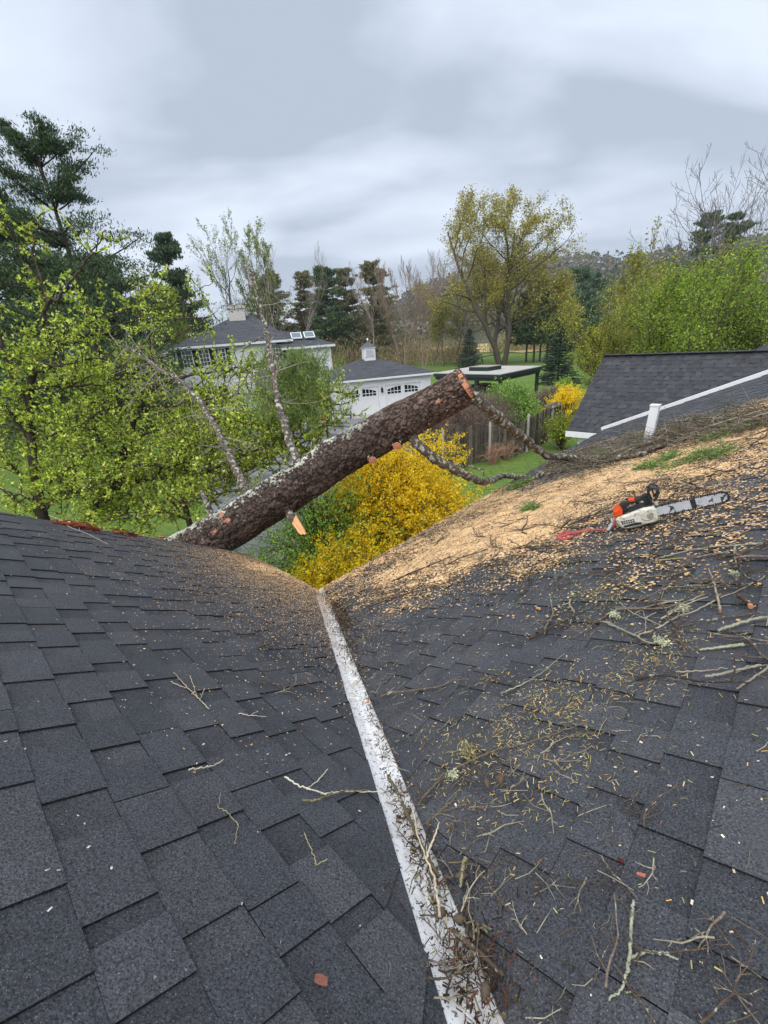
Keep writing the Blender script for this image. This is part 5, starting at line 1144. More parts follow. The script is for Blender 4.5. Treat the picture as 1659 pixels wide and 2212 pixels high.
# ------------------------------------------------------------------ sawdust
POLY = np.array([(2.45, 3.45), (5.9, 3.42), (6.0, 2.66), (6.4, 1.87), (7.3, 1.1), (8.8, .28), (8.8, -.2), (6.2, -.2), (5.2, .0), (4.3, .40), (3.55, .64), (3.1, .88), (2.75, 1.22), (2.3, 1.58), (1.95, 1.92), (1.9, 2.4)])
def sdist(u, v):
    P = np.stack([u, v], -1); d = np.full(u.shape, 9.); ins = np.zeros(u.shape, bool)
    for a, c in zip(POLY, np.roll(POLY, -1, 0)):
        e = c - a; t = np.clip(((P - a) @ e) / (e @ e), 0, 1)[..., None]; d = np.minimum(d, np.linalg.norm(P - a - e * t, axis=-1))
        k = ((a[1] > v) != (c[1] > v)) & (u < (c[0] - a[0]) * (v - a[1]) / (c[1] - a[1] + 1e-12) + a[0]); ins ^= k
    return np.where(ins, d, -d)
def dens_r(u, v):
    s = sdist(u, v); n = vn(u * .6 + v * .3, v, .35, 21) * .6 + vn(u, v, .09, 22) * .4
    far = np.clip((u - 5.5) / 2.5, 0, 1)
    return np.clip(.40 + s * .72 - far * .25, 0, 1.05) + (n - .5) * (1.25 + .4 * far)
def dens_l(u, v):
    d = np.hypot((u - 2.22) / .5, (v - 3.95) / .75); return 1.0 * np.exp(-d * d) + (vn(u, v, .2, 23) - .5) * .5
DC = np.array([S(222, 186, 138), S(206, 167, 121), S(233, 205, 160), S(186, 146, 108), S(219, 181, 142)])
def dust_sheet(u0, u1, v0, v1, dens, thr, side, st=.0125):
    b = MB(); U, V_ = np.meshgrid(np.arange(u0, u1, st), np.arange(v0, v1, st), indexing='ij')
    z = zR(U, V_) if side else zL(U); n_ = NRn if side else NLn; dn = dens(U, V_)
    li = .0150 + .010 * vn(U, V_, .05, 24) + .006 * rr.random(U.shape) + .010 * np.clip(dn - thr, 0, .5)
    P = WW(U, V_, z) + n_ * li[..., None]; nu, nv = U.shape
    uc, vc = U[:-1, :-1] + st / 2, V_[:-1, :-1] + st / 2
    ok = dens(uc, vc) + rr.normal(0, .27, uc.shape) > thr - .03
    ok &= (uc > uval(vc) + .02) if side else (uc < UEND) & (vc < RAKE) & (vc > vval(uc) + .02)
    if side: ok &= vc < VEND
    i, j = np.nonzero(ok); f = np.stack([i * nv + j, (i + 1) * nv + j, (i + 1) * nv + j + 1, i * nv + j + 1], -1)
    tone = .82 + .36 * vn(uc, vc, .12, 25)[i, j]
    b.add(P.reshape(-1, 3), f, DC[rr.integers(0, 5, len(i))] * (rr.uniform(.86, 1.06, (len(i), 1)) * tone[:, None]), False); return b
tag(dust_sheet(1.9, 9, -.3, 3.42, dens_r, .60, True).build('sawdust', M_DUST), 'thick pale sawdust drift spread over the right roof slope', 'sawdust', kind='stuff')
tag(dust_sheet(1.4, 2.32, 3.0, 4.86, dens_l, .80, False).build('sawdust', M_DUST), 'thin pale sawdust patch near the corner of the left slope', 'sawdust', kind='stuff')
def flakes(n, u0, u1, v0, v1, prob, side, size, cols, seed, lift=(.013, .021), jit=.2, asp=.55):
    r = R2(seed); u = r.uniform(u0, u1, n); v = r.uniform(v0, v1, n); k = r.random(n) < prob(u, v); u, v = u[k], v[k]
    k = (u > uval(v) - .02) if side else (u < uval(v)) & (u < UEND) & (v < RAKE); u, v = u[k], v[k]
    if side: k = v < VEND; u, v = u[k], v[k]
    n_ = NRn if side else NLn; P = WW(u, v, zR(u, v) if side else zL(u)) + n_ * r.uniform(*lift, len(u))[:, None]
    d = r.normal(0, 1, (len(u), 3)); d = nrm(d - np.outer((d @ n_), n_) * .75); w_ = nrm(np.cross(d, n_ + r.normal(0, .25, (len(u), 3)))); s = size * r.uniform(.5, 1.5, (len(u), 1))
    Q = np.stack([P - d * s / 2 - w_ * s * asp / 2, P + d * s / 2 - w_ * s * asp / 2, P + d * s / 2 + w_ * s * asp / 2, P - d * s / 2 + w_ * s * asp / 2], 1)
    return Q, np.array(cols)[r.integers(0, len(cols), len(u))] * r.uniform(1 - jit, 1 + jit, (len(u), 1))
b = MB()
b.quads(*flakes(450000, 1.2, 9, -.5, 3.42, lambda u, v: np.clip(dens_r(u, v) * 1.1 + .08, 0, 1) ** 1.7 * np.exp(np.clip(sdist(u, v) + .15, -9, 0) / .38), True, .0056, list(DC) + [S(150, 124, 100)], 401))
b.quads(*flakes(90000, .2, 7, -.6, 3.42, lambda u, v: .26 * np.exp(np.clip(sdist(u, v), -9, 0) / .40) + .03, True, .0065, [S(226, 200, 160), S(210, 190, 160), S(236, 224, 204)], 402))
b.quads(*flakes(260000, .2, 2.32, 1.0, 4.86, lambda u, v: .95 * np.exp(-((u - 2.2) / .6) ** 2 - ((v - 3.9) / .95) ** 2) + .42 * np.exp(-((u - 2.0) / .85) ** 2 - ((v - 2.9) / 1.4) ** 2) + .006, False, .0062, list(DC) + [S(150, 130, 112), S(196, 186, 172)], 403))
b.quads(*flakes(9000, -.6, 2.3, .2, 4.86, lambda u, v: .05 + .012 * u, False, .0055, [S(220, 214, 204), S(196, 190, 182)], 404))
tag(b.build('wood_chips', M_DUST), 'loose wood flakes scattered over both roof slopes', 'wood chips', kind='stuff')
# needles
def blob(px_, s):
    cs = [rp(*q) for q in px_]
    return lambda u, v: np.clip(sum(a * np.exp(-((u - c[0]) ** 2 + (v - c[1]) ** 2) / (2 * (s * m) ** 2)) for c, (a, m) in zip(cs, W_)), 0, 1)
pxs = [(1215, 1530), (1180, 1500), (1340, 1480), (1400, 1420), (1480, 1385), (1290, 1350), (1060, 1475), (1130, 1560), (1010, 1590), (1240, 1600), (1180, 1660), (1440, 1465), (1060, 1640), (1300, 1280), (1520, 1270), (1050, 1720)]
W_ = [(.9, .6), (.7, .8), (.7, .7), (.9, .7), (.8, .6), (.5, .9), (.6, .5), (.5, .9), (.35, 1.1), (.4, 1), (.4, 1), (.6, .6), (.3, 1), (.5, .9), (.5, .8), (.25, 1)]
YN = [S(196, 170, 98), S(206, 160, 84), S(176, 168, 108), S(150, 150, 92), S(206, 186, 132), S(120, 100, 72)]
b = MB(); b.quads(*flakes(90000, .3, 5, -.5, 2.2, blob(pxs, .10), True, .013, YN, 410, asp=.12)); b.quads(*flakes(9000, .2, 5, -.6, 2.6, lambda u, v: .22 + 0 * u, True, .012, YN + [S(210, 208, 190), S(150, 96, 64)], 411, asp=.18))
pg = [(1260, 1290), (1120, 1180), (1210, 1215), (1380, 1270), (1140, 1110), (1300, 1200)]; W_ = [(.7, 1.2), (.5, 1.4), (.5, 1.2), (.6, 1.2), (.4, 1.2), (.4, 1.2)]
b.quads(*flakes(30000, .3, 6, -.3, 3, blob(pg, .12), True, .02, [S(104, 124, 62), S(128, 142, 84), S(150, 152, 110), S(86, 104, 56)], 412, asp=.17))
tag(b.build('pine_needles', M_LITTER), 'yellow and green needle litter strewn over the right slope', 'needles', kind='stuff')
# dark litter in the valley
b = MB(); r = R2(420); Vq = []
for (xa, ya, xb, yb, n, sp) in ((850, 1700, 965, 1990, 420, .026), (985, 2040, 1085, 2205, 420, .035), (716, 1290, 752, 1365, 2200, .05), (722, 1310, 780, 1420, 900, .09), (702, 1282, 712, 1300, 300, .04), (780, 1450, 850, 1680, 240, .024), (748, 1390, 785, 1470, 200, .024), (960, 1900, 1060, 2100, 260, .10)):
    ua, ub = rp(xa, ya), rp(xb, yb)
    for k in range(n):
        f = r.uniform(); u = ua[0] + (ub[0] - ua[0]) * f + r.normal(0, sp); v = ua[1] + (ub[1] - ua[1]) * f + r.normal(0, sp * .6); Vq.append((u, v))
for u, v in Vq:
    p = roofp(u, v, r.uniform(.008, .03)); d = nrm(r.normal(0, 1, 3) - np.array([0, 0, .2])); s = r.uniform(.006, .026); w_ = nrm(np.cross(d, r.normal(0, 1, 3))) * r.uniform(.0008, .0024)
    c = [S(62, 50, 42), S(84, 72, 58), S(46, 38, 34), S(120, 112, 84), S(96, 60, 48)][r.integers(5)]
    b.add([p - d * s / 2 - w_, p + d * s / 2 - w_, p + d * s / 2 + w_, p - d * s / 2 + w_], np.array([[0, 1, 2, 3]]), c)
tag(b.build('leaf_litter', M_LITTER), 'dark broken needles and bark clogging the white valley', 'litter', kind='stuff')

# ------------------------------------------------------------------ sticks lying on the roof, one by one
def stick(name, label, path, r0, r1, col, lift=.0, forks=(), group=None, tip=None, m=None, cat='stick', sub=9, lump=.09):
    P = np.array([rpx(x, y, .016 + max(r0, .004) + lift) for x, y in path]); base = P[0].copy(); t = thing(name, label, cat, base, 0, group); r0 *= .42; r1 *= .42
    def sm(P):
        tt = np.linspace(0, len(P) - 1, (len(P) - 1) * sub + 1); i = np.minimum(tt.astype(int), len(P) - 2); Q = P[i] + (P[i + 1] - P[i]) * (tt - i)[:, None]
        if len(Q) > 4: Q[1:-1] = (Q[:-2] + 2 * Q[1:-1] + Q[2:]) / 4
        return Q + rr.normal(0, max(r0 * .16, .0012), Q.shape)
    b = MB(); Q = sm(P); b.tube(Q - base, np.linspace(r0, r1, len(Q)) * rr.uniform(.93, 1.08, len(Q)), 8, col, lump=lump * .7); b.build('stem', m or M_DEAD, t)
    for fk in forks:
        b = MB(); F2 = sm(np.array([rpx(x, y, .016 + r1 + lift) for x, y in fk])); b.tube(F2 - base, np.linspace(r1, max(.0018, r1 * .5), len(F2)), 5, col, lump=lump); b.build('side_twig', m or M_DEAD, t)
    if tip is not None:
        b = MB(); b.tube([Q[0] - base - nrm(Q[1] - Q[0]) * .012, Q[0] - base + nrm(Q[1] - Q[0]) * .004], r0 * 1.02, 10, tip); b.build('broken_end', M_WOOD, t)
    return t
GY, PA, LI, DKB, GN = S(112, 102, 92), S(150, 140, 124), S(134, 132, 114), S(82, 70, 60), S(142, 140, 84)
stick('stick', 'long straight lichened stick with a mossy green right end', [(1420, 1216), (1490, 1198), (1540, 1190), (1590, 1188), (1650, 1183)], .010, .014, LI, forks=[[(1590, 1188), (1588, 1205), (1593, 1228), (1600, 1224)]])
stick('stick', 'dark thin stick just above the long lichened one', [(1418, 1212), (1480, 1185), (1545, 1178), (1620, 1176)], .006, .004, DKB)
stick('stick', 'short greenish stick at the left end of the long lichened one', [(1417, 1219), (1450, 1217), (1478, 1214)], .010, .007, GN)
stick('stick', 'thick pale-spotted grey stick cut off at the right edge', [(1597, 1215), (1625, 1213), (1690, 1216)], .014, .016, GY, tip=S(150, 110, 84))
stick('branch', 'crooked dark branch with a fork lying right of the white valley', [(828, 1515), (850, 1507), (885, 1505), (915, 1500), (950, 1496), (985, 1481), (1017, 1478)], .013, .006, S(104, 94, 80), forks=[[(950, 1496), (972, 1478), (1000, 1468)]])
stick('branch', 'long thin branch slanting from the valley towards the yellow needles', [(910, 1750), (945, 1708), (985, 1675), (1030, 1653), (1080, 1632), (1140, 1620), (1200, 1600), (1275, 1573)], .010, .004, S(104, 92, 78), forks=[[(1030, 1653), (1060, 1630), (1090, 1612)], [(1200, 1600), (1240, 1598), (1290, 1592)], [(985, 1675), (1000, 1690), (1030, 1700)]])
stick('stick', 'slender stick pointing up-right above the yellow needles', [(1085, 1508), (1130, 1490), (1180, 1460), (1222, 1421)], .007, .003, LI)
stick('stick', 'cut stick with an orange sawn end standing out below the chainsaw bar', [(1560, 1332), (1553, 1300), (1545, 1270), (1534, 1240)], .014, .006, S(150, 138, 116), tip=S(146, 100, 80), forks=[[(1545, 1275), (1500, 1272), (1450, 1275)], [(1553, 1300), (1600, 1283), (1655, 1252)]])
stick('branch', 'bleached grey branch running up-right to the orange-ended stick', [(1378, 1385), (1420, 1370), (1465, 1343), (1500, 1333), (1548, 1308)], .009, .006, PA, forks=[[(1395, 1380), (1398, 1350), (1390, 1320)], [(1465, 1343), (1475, 1320)]])
stick('branch', 'pale branch with tufted lichen meeting the bleached grey one', [(1305, 1353), (1340, 1368), (1375, 1384), (1400, 1400), (1438, 1403)], .010, .010, LI, forks=[[(1340, 1368), (1318, 1352), (1290, 1350)]])
stick('branch', 'twiggy pale branch above the tufted lichen one', [(1340, 1310), (1370, 1335), (1395, 1345), (1430, 1362)], .008, .006, PA, forks=[[(1370, 1335), (1398, 1318), (1450, 1305)], [(1395, 1345), (1420, 1330)], [(1350, 1320), (1330, 1318)]])
stick('stick', 'thick lichen-crusted stick at the right edge', [(1553, 1376), (1590, 1364), (1630, 1352), (1675, 1345)], .013, .014, S(140, 138, 120))
stick('stick', 'stubby stick wrapped in pale green lichen', [(1512, 1415), (1545, 1412), (1580, 1408), (1612, 1403)], .007, .016, S(150, 154, 130))
stick('stick', 'pale broken stick lower right with a peeled left end', [(1527, 1477), (1560, 1472), (1600, 1462), (1650, 1452)], .012, .009, S(140, 134, 120), forks=[[(1590, 1465), (1620, 1450), (1665, 1448)]])
stick('stick', 'straight grey stick slanting down-left at the right edge', [(1596, 1502), (1625, 1480), (1670, 1450)], .007, .008, S(140, 132, 118))
stick('stick', 'thin grey stick lying straight under the pale broken one', [(1465, 1463), (1520, 1461), (1575, 1455)], .006, .004, PA)
stick('branch', 'upright lichened branch in the bottom right corner', [(1364, 2118), (1367, 2080), (1370, 2040), (1372, 1995), (1374, 1965)], .008, .007, S(158, 160, 138), forks=[[(1368, 2085), (1400, 2072), (1440, 2076), (1470, 2090)], [(1364, 2110), (1350, 2150), (1320, 2180)]])
stick('branch', 'thin curved branch below the red leaf in the bottom right', [(1300, 1860), (1330, 1905), (1360, 1930), (1385, 1960)], .004, .003, GY)
stick('branch', 'thick mossy branch lying in the white valley', [(846, 1695), (868, 1735), (888, 1780), (910, 1830), (935, 1880), (957, 1915)], .014, .010, S(92, 82, 62), lift=.006)
stick('stick', 'pale peeled stick lying across the lower valley', [(912, 1830), (930, 1880), (948, 1920), (955, 1960), (962, 2010)], .005, .009, S(190, 176, 150), lift=.02, forks=[[(912, 1830), (905, 1790), (897, 1760)], [(930, 1880), (945, 1840), (958, 1800)]])
stick('branch', 'forked dark branch climbing right from the valley', [(925, 1795), (955, 1765), (985, 1738), (1005, 1700)], .006, .004, S(110, 98, 80), forks=[[(955, 1765), (985, 1755), (1010, 1745)]])
stick('branch', 'dark branch running down-right beside the lower valley', [(985, 2030), (1020, 2060), (1060, 2095), (1095, 2130)], .012, .010, S(84, 72, 60))
stick('stick', 'short lichened stub with a pointed top beside the valley', [(1000, 1932), (1005, 1900), (1010, 1870)], .008, .014, S(140, 134, 104))
stick('twig', 'white-ended twig on the left slope pointing to the valley', [(611, 1692), (635, 1708), (660, 1718), (700, 1730)], .006, .005, S(206, 198, 180), forks=[[(690, 1728), (740, 1720), (820, 1722)], [(660, 1718), (690, 1690), (705, 1672)]])
stick('twig', 'curved brown twig touching the white-ended one', [(648, 1742), (672, 1746), (700, 1735), (740, 1722), (790, 1722)], .007, .004, S(126, 116, 86))
stick('twig', 'small bleached twig alone on the left slope', [(402, 1678), (430, 1674), (460, 1668), (478, 1655)], .006, .003, S(204, 194, 172))
stick('twig', 'many-forked pale twig at the middle of the left slope', [(448, 1543), (425, 1518), (400, 1495), (372, 1462)], .005, .003, S(168, 156, 130), forks=[[(425, 1518), (415, 1490), (408, 1468)], [(430, 1520), (440, 1495)], [(400, 1495), (385, 1490), (365, 1480)]])
stick('twig', 'small white forked twig right of the many-forked one', [(512, 1551), (535, 1556), (572, 1558)], .004, .002, S(206, 190, 176), forks=[[(535, 1556), (555, 1545)]])
stick('twig', 'thin bent twig left of the white-ended twig', [(500, 1840), (510, 1800), (488, 1770), (466, 1760), (472, 1728)], .003, .002, S(150, 142, 110))
stick('twig', 'fine twig standing near the bottom of the left slope', [(677, 1883), (668, 1850), (652, 1815)], .0035, .0025, S(170, 158, 120), forks=[[(677, 1883), (700, 1872)]])
stick('twig', 'bent grey twig hanging over the left rake edge', [(103, 1118), (130, 1128), (150, 1145), (180, 1155), (232, 1181)], .007, .005, S(170, 160, 150), forks=[[(170, 1152), (168, 1138), (160, 1122)]])
stick('twig', 'dark twig in the thin sawdust on the left slope', [(424, 1269), (455, 1276), (500, 1290)], .010, .004, S(78, 68, 60))
stick('twig', 'forked dark twig near the corner of the left slope', [(530, 1270), (570, 1280), (640, 1283)], .007, .003, S(84, 72, 62), forks=[[(560, 1278), (600, 1270)]])
stick('stick', 'pale broken stick end at the foot of the trunk on the roof edge', [(538 - 195, 1164), (360, 1166), (385, 1168)], .012, .008, S(190, 176, 150))
stick('stick', 'orange wood stub with torn end at the right, above the lichened stick', [(1626, 1325), (1612, 1312), (1598, 1302)], .022, .02, S(84, 66, 54), tip=S(190, 134, 98))
# splintered red bark along the left rake edge
for (x0, x1, y0, y1, n, lab) in ((122, 168, 1130, 1140, 26, 'reddish splintered bark on the rake edge, leftmost heap'), (165, 205, 1137, 1146, 26, 'reddish splintered bark heap at the thick apple trunk'), (238, 288, 1148, 1158, 22, 'reddish splintered bark heap right of the thick apple trunk'), (345, 356, 1163, 1166, 5, 'tiny reddish bark chip on the rake edge by the fallen pine')):
    c0 = rpx((x0 + x1) / 2, (y0 + y1) / 2 + 4, .02); t = tag(MB().build('splintered_bark', M_LITTER), lab, 'bark', 'splintered bark on the left edge'); b = MB()
    for k in range(n):
        f = rr.uniform(); q = rpx(x0 + (x1 - x0) * f, y0 + (y1 - y0) * f + 4, rr.uniform(.018, .04)) + rr.normal(0, .010, 3); d = nrm(UX * 1 - up * .5 + rr.normal(0, .25, 3)); l_ = rr.uniform(.06, .18)
        b.beam(q - d * l_ / 2 - c0, q + d * l_ / 2 - c0, rr.uniform(.004, .010), .004, [S(150, 74, 52), S(120, 58, 44), S(176, 104, 76), S(84, 52, 44)][rr.integers(4)], up=rr.normal(0, 1, 3))
    old = t.data; t.data = b.mesh('splintered_bark', M_LITTER); bpy.data.meshes.remove(old); t.location = [float(x) for x in c0]
# chips and leaves
def chip(name, label, x, y, l, w_, h, col, a, cat, m=M_WOOD, group=None):
    p = rpx(x, y, .018); L_side = zL(rp(x, y)[0]) > float(zR(*rp(x, y))); n_ = NLn if L_side else NRn; d = nrm(np.cross(n_, [math.sin(a), math.cos(a), 0])); e = np.cross(n_, d)
    b = MB(); o = [d * i * l / 2 * rr.uniform(.85, 1.1) + e * j * w_ / 2 * rr.uniform(.7, 1.1) for i, j in ((-1, -.8), (.2, -1), (1, -.6), (1, .7), (.1, 1), (-1, .7))]; b.poly(o, n_ * h, col); t = b.build(name, m); t.scale = (.55,) * 3; t.location = [float(v) for v in p]; tag(t, label, cat, group); return t
chip('wood_chip', 'orange wood chip below the sawdust drift', 1165, 1321, .045, .022, .012, S(226, 160, 92), .8, 'wood chip')
chip('wood_chip', 'pale wood chip at the end of a dark twig below the chainsaw', 1487, 1248, .05, .02, .018, S(226, 186, 130), .1, 'wood chip')
chip('wood_chip', 'orange chip lying in the white valley', 797, 1525, .035, .022, .01, S(210, 140, 80), .4, 'wood chip')
chip('wood_chip', 'reddish chip just right of the sawdust drift edge', 1003, 1328, .035, .014, .008, S(150, 92, 74), .9, 'wood chip')
chip('fallen_leaf', 'curled orange-brown leaf at the bottom of the left slope', 687, 2139, .045, .030, .008, S(140, 92, 78), .2, 'leaf', M_LITTER)
chip('fallen_leaf', 'orange-red bark scrap left of the dark red leaf', 1390, 1905, .032, .018, .006, S(180, 112, 88), .6, 'leaf', M_LITTER)
chip('fallen_leaf', 'dark red leaf at the lower right', 1345, 1908 - 35, .026, .016, .006, S(88, 40, 40), 1.2, 'leaf', M_LITTER)
chip('fallen_leaf', 'brown leaf right of the crooked dark branch', 1067, 1408 + 70, .03, .016, .005, S(160, 106, 76), .3, 'leaf', M_LITTER)
# pine cones
cb = MB(); zc = np.linspace(0, 1, 9); cb.lathe([(.001, -.0)] + [(.013 * math.sin(math.pi * (z * .9 + .06)) * (1.18 if i % 2 else .86), z * .042) for i, z in enumerate(zc)] + [(.001, .0425)], sides=9, c=S(92, 80, 68)); cme = cb.mesh('pine_cone', M_LITTER)
for k, (x, y, lab) in enumerate([(940, 1897 + 20, 'small dark cone on the left rim of the white valley'), (968, 1980, 'small dark cone at the lower end of the peeled stick'), (985, 2003, 'small dark cone a hand below the peeled stick'), (1087, 1712, 'small grey cone beside the forked twigs right of the valley'), (1060, 1719, 'small grey cone left of the other grey cone'), (990, 1910, 'small cone amid the litter right of the mossy branch'), (1060, 2140, 'dark cone in the litter at the bottom of the valley'), (895, 1765, 'small cone under the mossy branch in the valley')]):
    o = bpy.data.objects.new('pine_cone', cme); COL.objects.link(o); tag(o, lab, 'pine cone', 'small pine cones on the roof'); p = rpx(x, y, .026); o.location = [float(v) for v in p]; o.rotation_euler = (1.45 + rr.normal(0, .2), rr.normal(0, .3), rr.uniform(0, 6.28)); o.scale = (.8,) * 3

# small twigs: a dozen shapes, copied
def twigmesh(seed, dark):
    r = R2(seed); b = MB(); L = r.uniform(.16, .36); c = [S(116, 104, 92), S(92, 80, 68), S(158, 150, 130), S(74, 64, 56)][r.integers(4)] * (.8 if dark else 1); d = np.array([1., 0, 0]); pts = [np.array([-L / 2, 0, 0])]
    for k in range(7): d = nrm(d + r.normal(0, .2, 3) * np.array([1, 1, .25])); pts.append(pts[-1] + d * L / 7)
    pts = np.array(pts); pts[:, 2] = np.abs(pts[:, 2]) * .6; b.tube(pts, np.linspace(r.uniform(.003, .006), .0018, 8), 5, c, lump=.1)
    for k in range(r.integers(2, 6)):
        i = r.integers(1, 7); a = r.choice([-1, 1]) * r.uniform(.4, 1.1); q = pts[i]; l_ = L * r.uniform(.12, .42); e = np.array([math.cos(a), math.sin(a), r.uniform(0, .3)]); e2 = nrm(e + r.normal(0, .3, 3) * np.array([1, 1, .3]))
        b.tube([q, q + e * l_ * .5, q + e * l_ * .5 + e2 * l_ * .5], [.0026, .002, .0014], 4, c * r.uniform(.8, 1.2), lump=.1)
        if r.random() < .5: q3 = q + e * l_ * .5; e3 = nrm(np.array([math.cos(a * 1.8), math.sin(a * 1.8), .15])); b.tube([q3, q3 + e3 * l_ * .35], [.0018, .0012], 3, c, cap=False)
    return b.mesh('twig', M_DEAD)
TWM = [twigmesh(500 + k, k % 2) for k in range(16)]
def put_twig(u, v, label, group, r, s=1., ang=None, lift=.02):
    sideL = zL(u) > float(zR(u, v)); n_ = NLn if sideL else NRn; p = roofp(u, v, lift); a = r.uniform(0, 6.28) if ang is None else ang
    t1 = nrm(UX - n_ * (UX @ n_)); t2 = np.cross(n_, t1); x = t1 * math.cos(a) + t2 * math.sin(a); y = np.cross(n_, x)
    o = bpy.data.objects.new('twig', TWM[r.integers(len(TWM))]); COL.objects.link(o)
    o.matrix_world = Matrix(((x[0] * s, y[0] * s, n_[0] * s, p[0]), (x[1] * s, y[1] * s, n_[1] * s, p[1]), (x[2] * s, y[2] * s, n_[2] * s, p[2]), (0, 0, 0, 1)))
    tag(o, label, 'twig', group)
r = R2(520)
def scatter(poly, n, label, group, smin, smax, ang=None, la=.02, lb=.03):
    k = 0; P = np.array(poly, float); 
    while k < n:
        x, y = r.uniform(P[:, 0].min(), P[:, 0].max()), r.uniform(P[:, 1].min(), P[:, 1].max())
        ins = False
        for (xa, ya), (xb, yb) in zip(P, np.roll(P, -1, 0)):
            if (ya > y) != (yb > y) and x < (xb - xa) * (y - ya) / (yb - ya) + xa: ins = not ins
        if not ins: continue
        u, v = rp(x, y)
        if v > VEND - .05 and u > uval(v): continue
        put_twig(u, v, label, group, r, r.uniform(smin, smax), None if ang is None else r.normal(*ang), r.uniform(la, lb)); k += 1
scatter([(770, 1235), (1060, 1080), (1330, 1010), (1659, 940), (1659, 1010), (1450, 1090), (1180, 1190), (850, 1310), (740, 1330)], 80, 'dark bare twig lying in the pale sawdust drift', 'twigs in the sawdust', .9, 2.0)
scatter([(1180, 1010), (1330, 965), (1460, 920), (1659, 880), (1659, 930), (1500, 965), (1330, 1000), (1200, 1030)], 70, 'bare grey twig in the brush heap below the white post', 'twigs in the brush heap', 1.4, 3.0, None, .03, .14)
scatter([(1150, 1190), (1659, 1110), (1659, 1480), (1400, 1440), (1230, 1400), (1090, 1300)], 56, 'thin bare twig on the dark shingles below the chainsaw', 'twigs below the chainsaw', .6, 1.3)
scatter([(980, 1640), (1300, 1580), (1420, 1700), (1400, 2000), (1659, 2020), (1659, 2200), (1080, 2200), (980, 1950), (920, 1760)], 44, 'fine lichened twig on the lower right slope near the valley', 'fine twigs near the valley', .3, .62)
scatter([(840, 1690), (1075, 2200), (1000, 2210), (800, 1600)], 14, 'broken dark twig caught in the white valley', 'twigs in the valley', .3, .6, None, .012, .03)
scatter([(420, 1260), (690, 1290), (760, 1600), (560, 1500)], 10, 'thin twig in the sparse sawdust of the left slope', 'twigs on the left slope', .5, .9)
b = MB(); rb_ = R2(530)
for k in range(2600):
    f = rb_.uniform(); x = 1190 + f * 480 + rb_.normal(0, 20); yb = np.interp(x, [1190, 1330, 1460, 1660], [1022, 985, 945, 905]); u, v = rp(x, yb + rb_.normal(0, 16))
    if v > VEND - .04: continue
    p = roofp(u, v, .015 + abs(rb_.normal(0, .05))); d = nrm(rb_.normal(0, 1, 3) * np.array([1, 1, .35])); l_ = rb_.uniform(.08, .45); q = p + d * l_ * .5 + rb_.normal(0, .02, 3); q[2] = max(q[2], p[2])
    b.tube([p, q, q + nrm(d + rb_.normal(0, .3, 3) * np.array([1, 1, .2])) * l_ * .5], [.0035, .003, .0015], 3, [S(124, 112, 100), S(92, 80, 70), S(150, 142, 126), S(76, 66, 58), S(110, 108, 76)][rb_.integers(5)], cap=False)
tag(b.build('brush', M_DEAD), 'tangled mat of grey brush on the roof below the white post', 'brush', kind='stuff')
b = MB(); rb_ = R2(531); k = 0
while k < 1500:
    u, v = rb_.uniform(1.5, 8.5), rb_.uniform(-.3, 3.35)
    if u < uval(v) + .03 or rb_.random() > .12 + np.clip(float(sdist(np.array([u]), np.array([v]))[0]) * 1.2 + .5, 0, 1): continue
    p = roofp(u, v, .024); a = rb_.normal(.2, .9); t1 = nrm(UX - NRn * (UX @ NRn)); d = t1 * math.cos(a) + np.cross(NRn, t1) * math.sin(a); l_ = rb_.uniform(.03, .26) * rb_.uniform(.4, 1); q = p + d * l_ * .5 + rb_.normal(0, .008, 3) + NRn * rb_.uniform(0, .012)
    b.tube([p, q, q + nrm(d + rb_.normal(0, .2, 3)) * l_ * .5 - NRn * .003], [.0026, .0024, .0014], 3, [S(84, 72, 60), S(66, 56, 48), S(112, 100, 82), S(98, 96, 66), S(140, 128, 104)][rb_.integers(5)], cap=False); k += 1
tag(b.build('twig_litter', M_DEAD), 'short dark twig pieces littering the sawdust drift', 'twig litter', kind='stuff')
b = MB(); k = 0
while k < 1700:
    u, v = rb_.uniform(.3, 4.5), rb_.uniform(-.5, 2.2)
    if u < uval(v) + .02: continue
    if rb_.random() > .25 + .75 * math.exp(-((u - uval(v)) / .35) ** 2): continue
    p = roofp(u, v, .019); a = rb_.uniform(0, 6.28); t1 = nrm(UX - NRn * (UX @ NRn)); d = t1 * math.cos(a) + np.cross(NRn, t1) * math.sin(a); l_ = rb_.uniform(.012, .11) * rb_.uniform(.4, 1); d2 = nrm(d + np.cross(NRn, d) * rb_.normal(0, .5)); q = p + d * l_ * .5 + NRn * rb_.uniform(0, .006)
    b.tube([p, q, q + d2 * l_ * .5], [.0012, .0011, .0007], 3, [S(126, 116, 94), S(98, 88, 70), S(74, 64, 54), S(160, 152, 130)][rb_.integers(4)], cap=False); k += 1
tag(b.build('twig_litter', M_DEAD), 'fine broken twig bits on the right slope beside the valley', 'twig litter', kind='stuff')
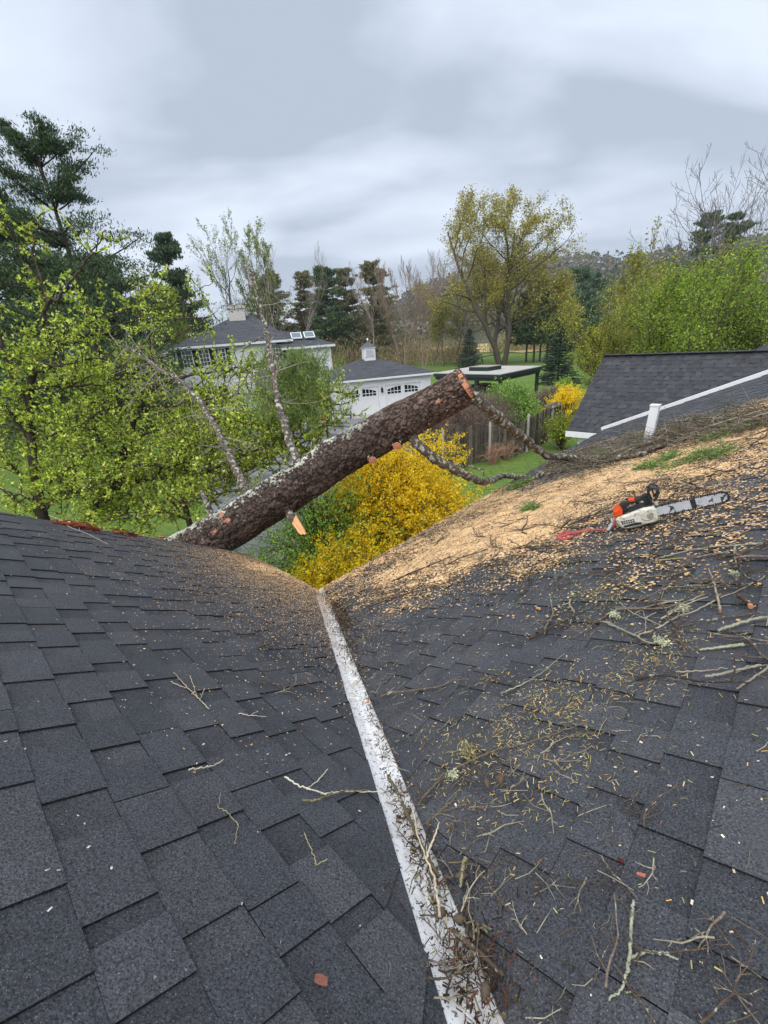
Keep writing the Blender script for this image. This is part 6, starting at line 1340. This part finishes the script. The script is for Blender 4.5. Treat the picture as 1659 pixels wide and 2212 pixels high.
# green conifer sprigs left among the sawdust
def sprig(label, x, y, s, seed):
    r = R2(seed); p = rpx(x, y, .03); b = MB(); m = MB()
    for k in range(6):
        a = r.uniform(0, 6.28); d = nrm(UX * math.cos(a) + np.cross(NRn, UX) * math.sin(a)); d = nrm(d - NRn * (d @ NRn) + NRn * .12); L = s * r.uniform(.6, 1); m.tube([np.zeros(3), d * L * .5, d * L], [.005, .004, .002], 4, S(100, 84, 66)); n = 130
        C = np.outer(r.uniform(.1, 1, n), d * L) + r.normal(0, .03, (n, 3)); q, c = leafq(C, r, .05, .16, [S(84, 108, 58), S(66, 90, 48), S(110, 132, 74)], .25, dirs=nrm(d + r.normal(0, .5, (n, 3)))); b.quads(q, c)
    t = thing('conifer_sprig', label, 'sprig', p, 0, 'green sprigs on the sawdust'); b.build('needles', M_NEEDLE, t); m.build('stem', M_DEAD, t)
for k, (x, y, s, lab) in enumerate([(1478, 1008, .42, 'largest green conifer sprig in the middle of the sawdust'), (1530, 990, .34, 'green conifer sprig right of the largest one'), (1440, 1000, .25, 'small green sprig left of the largest one'), (1560, 945, .4, 'green conifer sprig near the far right of the brush heap'), (1610, 930, .35, 'green conifer sprig at the right edge of the picture'), (1128, 1048, .25, 'green sprig hanging at the eave under the lower limb'), (1110, 1060, .16, 'small green sprig on the eave left of the lower limb end'), (1310, 985, .25, 'green sprig beside the upper limb on the roof'), (1150, 1105, .12, 'tiny green sprig in the pale sawdust'), (1400, 1015, .2, 'dull green sprig right below the upper limb')]): sprig(lab, x, y, s, 540 + k)
# lichen clumps
for k, (x, y, s, lab) in enumerate([(1432, 1398, .022, 'grey-green lichen clump on the tufted branch'), (1016, 1632 + 8, .028, 'yellowish lichen tuft on the long slanting branch'), (1590, 1250, .016, 'small pale lichen clump below the long lichened stick'), (1480, 1325, .02, 'white lichen clump under the bleached branch'), (985, 1690, .016, 'pale lichen tuft near the forked dark branch'), (1330, 1340, .02, 'pinkish pale lichen tuft at the left end of the tufted branch')]):
    r = R2(560 + k); s *= .6; n = 170; C = r.normal(0, 1, (n, 3)) * np.array([s, s, s * .5]); b = MB(); b.quads(*leafq(C, r, s * .9, .5, [S(190, 196, 170), S(168, 176, 140), S(210, 206, 176)] if k != 1 else [S(180, 176, 128), S(156, 152, 104), S(120, 110, 84)], .2)); o = b.build('lichen_clump', M_LITTER); o.location = [float(v) for v in rpx(x, y, .03)]; tag(o, lab, 'lichen', 'lichen clumps on the roof')

# ------------------------------------------------------------------ air
hz_ = MB(); hz_.box(-900, 1100, -60, 1100, -1.2, 190); hm_ = bpy.data.materials.new('haze'); hm_.use_nodes = True; t_ = hm_.node_tree; t_.nodes.clear()
o_ = t_.nodes.new('ShaderNodeOutputMaterial'); pv = t_.nodes.new('ShaderNodeVolumePrincipled'); pv.inputs['Density'].default_value = .00028; pv.inputs['Color'].default_value = (.82, .87, .95, 1); t_.links.new(pv.outputs[0], o_.inputs['Volume'])
ho = hz_.build('haze', hm_, kind='stuff'); tag(ho, 'thin pale haze in front of the far hill', 'haze', kind='stuff')
